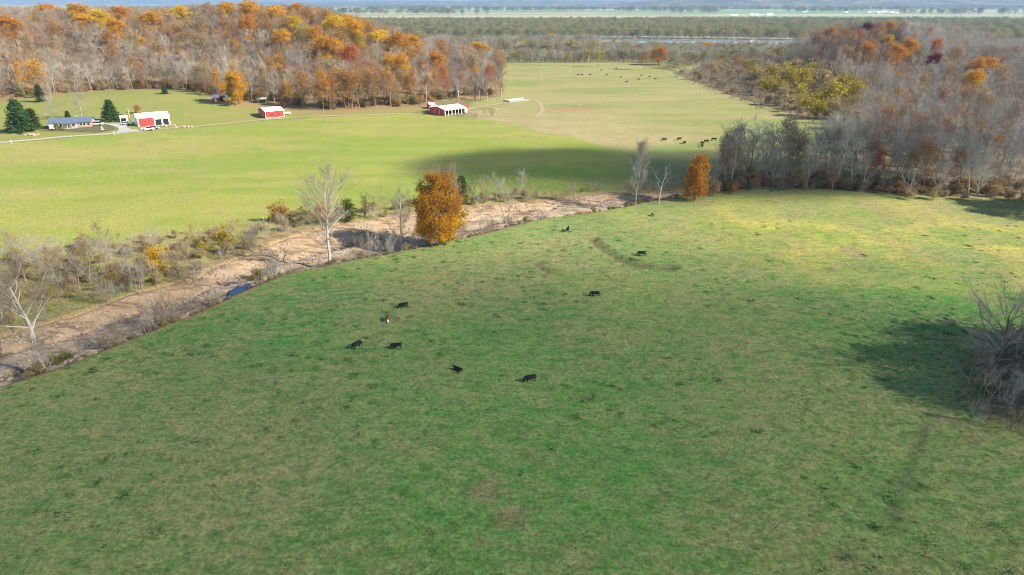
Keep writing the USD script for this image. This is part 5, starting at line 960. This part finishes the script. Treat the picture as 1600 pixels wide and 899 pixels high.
# corral right of the large barn
def pen(pts, label):
    w = [place_at(*q) for q in pts]; o = w[0]; t_ = thing('corral', label, 'corral', o)
    for a, b in zip(w[:-1], w[1:]):
        n = max(1, int(np.hypot(*(b - a)[:2]) / 3))
        for k in range(n): pnt = a + (b - a) * k / n - o; obj('post', trimesh.creation.cylinder(.09, 1.6, 6).apply_translation((pnt[0], pnt[1], pnt[2] + .75)), 'wood_pole', t_)
        for z in (.4, .85, 1.3): obj('rail', tubes([np.r_[a - o + [0, 0, z], b - o + [0, 0, z], .06, .06]], 4), 'weathered_wood', t_)
pen([(730, 178), (745, 183.5), (772, 180.5), (770, 173), (748, 171.5), (735, 173)], 'metal railed corral at the right of the large red barn')
pen([(745, 183.5), (752, 177), (770, 176.5)], 'inner corral fence beside the large red barn')
for k, (px, py) in enumerate([(727.5, 177.5)]):
    q = place_at(px, py); t_ = thing('feed_bin', 'pale round feed bin at the corner of the large red barn', 'bin', q)
    obj('drum', trimesh.creation.cylinder(1.0, 1.9, 14).apply_translation((0, 0, 1.5)), 'roof_white', t_, smooth=30); obj('lid', trimesh.creation.cone(1.1, .7, sections=14).apply_translation((0, 0, 2.453)), 'roof_white', t_)
    for a in (.5, 2.6, 4.7): obj('leg', trimesh.creation.cylinder(.07, .56, 6).apply_translation((math.cos(a) * .7, math.sin(a) * .7, .27)), 'metal_grey', t_)
# poles
for k, (px, py, H, lab) in enumerate([(204.5, 193, 7.5, 'pale utility pole between the spruce and the shop'), (717, 159, 6, 'pale pole with a lamp behind the large red barn'), (761, 158.5, 5.5, 'pale pole among the trees at the end of the hill wood'), (890, 118, 9.5, 'pale utility pole in the far pasture, middle of three'), (919, 104.5, 11, 'pale utility pole in the far pasture, farthest of three'), (845, 129, 8.5, 'pale utility pole in the far pasture, nearest of three'), (784, 155, 7, 'pale utility pole left of the concrete pad')]):
    q = place_at(px, py); t_ = thing('utility_pole', lab, 'pole', q); obj('shaft', trimesh.creation.cylinder(.16, H + .4, 8).apply_translation((0, 0, H / 2 - .2)), 'wood_pole', t_, smooth=30)
    if k == 1: obj('lamp', trimesh.creation.icosphere(1, .35).apply_translation((0, 0, H + .2)), 'white_paint', t_)
    else: obj('crossarm', box(-.9, .9, -.22, -.165, H - .7, H - .55), 'wood_pole', t_)
# lawn ornament and small posts by the drive
q = place_at(160, 203); t_ = thing('lawn_ornament', 'small white pedestal ornament on the lawn inside the driveway', 'ornament', q); obj('base', trimesh.creation.cylinder(.8, .25, 12).apply_translation((0, 0, .1)), 'white_paint', t_); obj('column', trimesh.creation.cylinder(.14, 1.5, 8).apply_translation((0, 0, .97)), 'white_paint', t_)
for k, (px, py) in enumerate([(18, 224), (178.5, 210.5)]): q = place_at(px, py); t_ = thing('marker_post', ['white marker post by the driveway at far left', 'white marker post where the driveway splits'][k], 'post', q); obj('shaft', box(-.12, .12, -.12, .12, -.2, 1.3), 'white_paint', t_); obj('cap', box(-.16, .16, -.16, .16, 1.303, 1.4), 'white_paint', t_)
# vehicles
def car(px, py, rz, kind, label, body):
    q = place_at(px, py); t_ = thing('parked_car' if kind != 'pickup' else 'pickup_truck', label, 'car' if kind != 'pickup' else 'truck', q + [0, 0, .17], rz)
    Lc, W = (4.6, 1.8) if kind == 'car' else (5.6, 2.0)
    side = [(-Lc / 2, .35), (-Lc / 2, .85), (-Lc / 2 + .2, .95), (Lc / 2 - 1.2, .95), (Lc / 2 - .1, .80), (Lc / 2, .6), (Lc / 2, .35)]
    rot = trimesh.transformations.rotation_matrix(math.pi / 2, [1, 0, 0])
    obj('body', trimesh.creation.extrude_polygon(Polygon(side), W).apply_transform(rot).apply_translation((0, W / 2, 0)), body, t_)
    cab = [(-Lc / 2 + .35, .953), (-Lc / 2 + .9, 1.45), (.35, 1.45), (1.0, .953)] if kind == 'car' else [(-.5, .953), (-.35, 1.75), (.9, 1.75), (1.45, .953)]
    if kind == 'van': cab = [(-Lc / 2 + .05, .953), (-Lc / 2 + .2, 1.85), (1.1, 1.85), (1.75, .953)]
    obj('window', trimesh.creation.extrude_polygon(Polygon(cab), W - .16).apply_transform(rot).apply_translation((0, W / 2 - .08, 0)), 'glass_dark', t_)
    xs_, zt = [c_[0] for c_ in cab], cab[1][1]; obj('cab_roof', box(cab[1][0] - .03, cab[2][0] + .03, -W / 2 + .06, W / 2 - .06, zt + .002, zt + .07), body, t_)
    if kind == 'pickup': obj('bed_wall', trimesh.util.concatenate([box(-Lc / 2, -.52, s * (W / 2 - .05) - .05, s * (W / 2 - .05) + .05, .953, 1.25) for s in (-1, 1)] + [box(-Lc / 2, -Lc / 2 + .1, -W / 2 + .1, W / 2 - .1, .953, 1.25)]), body, t_)
    for sx in (-1, 1):
        for sy in (-1, 1): obj('wheel', trimesh.creation.cylinder(.35, .24, 12).apply_transform(rot).apply_translation((sx * Lc * .31, sy * (W / 2 - .02), .35)), 'rubber', t_)
    for sy in (-1, 1): obj('headlight', box(Lc / 2 - .06, Lc / 2 + .02, sy * W * .36 - .15, sy * W * .36 + .15, .6, .74), 'roof_white', t_)
car(152.5, 196.2, 0.1, 'van', 'white van parked at the right end of the ranch house', 'car_white'); car(198, 195.6, 0.05, 'car', 'white car parked left of the shop', 'car_white'); car(232, 204.2, 0.1, 'pickup', 'white pickup on the drive in front of the shop', 'car_white'); car(241, 202.6, 0.1, 'car', 'grey car behind the white pickup before the shop', 'car_grey')
# stone and junk heaps by the shop
for k, (px, py, n_, m_, lab, nm) in enumerate([(255, 197, 26, 'stone', 'pale heap of straw and rubble before the open bays', 'rubble_heap'), (286, 199, 16, 'brick_tan', 'reddish rubble heap at the right end of the shop', 'rubble_heap'), (50, 211, 16, 'stone', 'pale stones and brush heap beside the big pine', 'stone_heap'), (903, 165, 8, 'stone', 'pale boulders at the end of the far dirt patch', 'stone_heap'), (772, 172.0, 5, 'stone', 'pale boulders by the corral', 'stone_heap')]):
    q = place_at(px, py); t_ = thing(nm, lab, 'heap', q); g = np.random.default_rng(40 + k)
    for j in range(n_):
        s_ = trimesh.creation.icosphere(1, 1.0); s_.vertices *= 1 + .25 * (noise(s_.vertices * 1.6 + j) - .5)[:, None] * 2; s_.vertices *= g.uniform(.3, .8, 3) * [1.3, 1, .7]
        obj('stone', s_.apply_translation((g.normal(0, 2.2), g.normal(0, 1.0), .2)), m_, t_)
# far farmsteads: white specks on the plain
k_ = 0
for (px, py, n_, w_) in [(1372, 20.5, 9, 'above the right woods'), (1062, 17.5, 4, 'left of the others'), (1172, 24.5, 7, 'above the river bend'), (1280, 18.5, 4, 'among the far tree lines')]:
    for j in range(n_):
        q = P(px + rng.normal(0, 26 if n_ > 4 else 14), py + rng.normal(0, .5), -8); W_, D_, H_ = rng.uniform(14, 34), rng.uniform(10, 16), rng.uniform(5, 9)
        t_ = thing('far_farm_building', 'tiny white farm building on the far plain ' + w_, 'building', (q[0], q[1], -8), rng.uniform(-.4, .4), 'farm buildings on the far plain ' + w_)
        obj('wall', gable_walls(W_, D_, H_ * .7, H_), 'white_paint', t_); obj('roof', gable(W_, D_, H_ * .7, H_), 'roof_white', t_); k_ += 1

# ------------------------------------------------------------------ clouds overhead, out of the frame; their shade falls on the fields
def cloud(centre, rx, ry, ang, opacity, seed, alt=620.0):
    nm = numbered('cloud'); m = nm + '_look'; cloud_mat(m, opacity)
    c = np.array([centre[0], centre[1], 0]) + SUN * (alt / SUN[2])
    s = trimesh.creation.icosphere(4, 1.0); s.vertices *= 1 + 0.16 * (noise(s.vertices * 2.4 + seed) - .5)[:, None]
    pr = usdkit.mesh(stage, '/World/' + nm, s, MAT[m], smooth=True); pr.AddTranslateOp().Set(tuple(map(float, c))); pr.AddRotateZOp().Set(float(ang)); pr.AddScaleOp().Set((rx, ry, 26.0)); tag(pr.GetPrim(), kind='structure')
cloud(P(1020, 267), 88, 50, 4, 0.88, 3.0)
cloud((-10, 70), 250, 108, 0, 0.40, 8.0)

# ------------------------------------------------------------------ haze
hz = usdkit.material(stage, '/World/Looks/haze', {'v': ('principled_volume', dict(color=(0.42, 0.68, 1.0), density=0.62e-4, anisotropy=0.1))}, volume='v.volume')
tag(usdkit.mesh(stage, '/World/haze', trimesh.creation.box(bounds=[(-27000, -1500, -45), (27000, 28500, 240)]), hz).GetPrim(), kind='stuff')
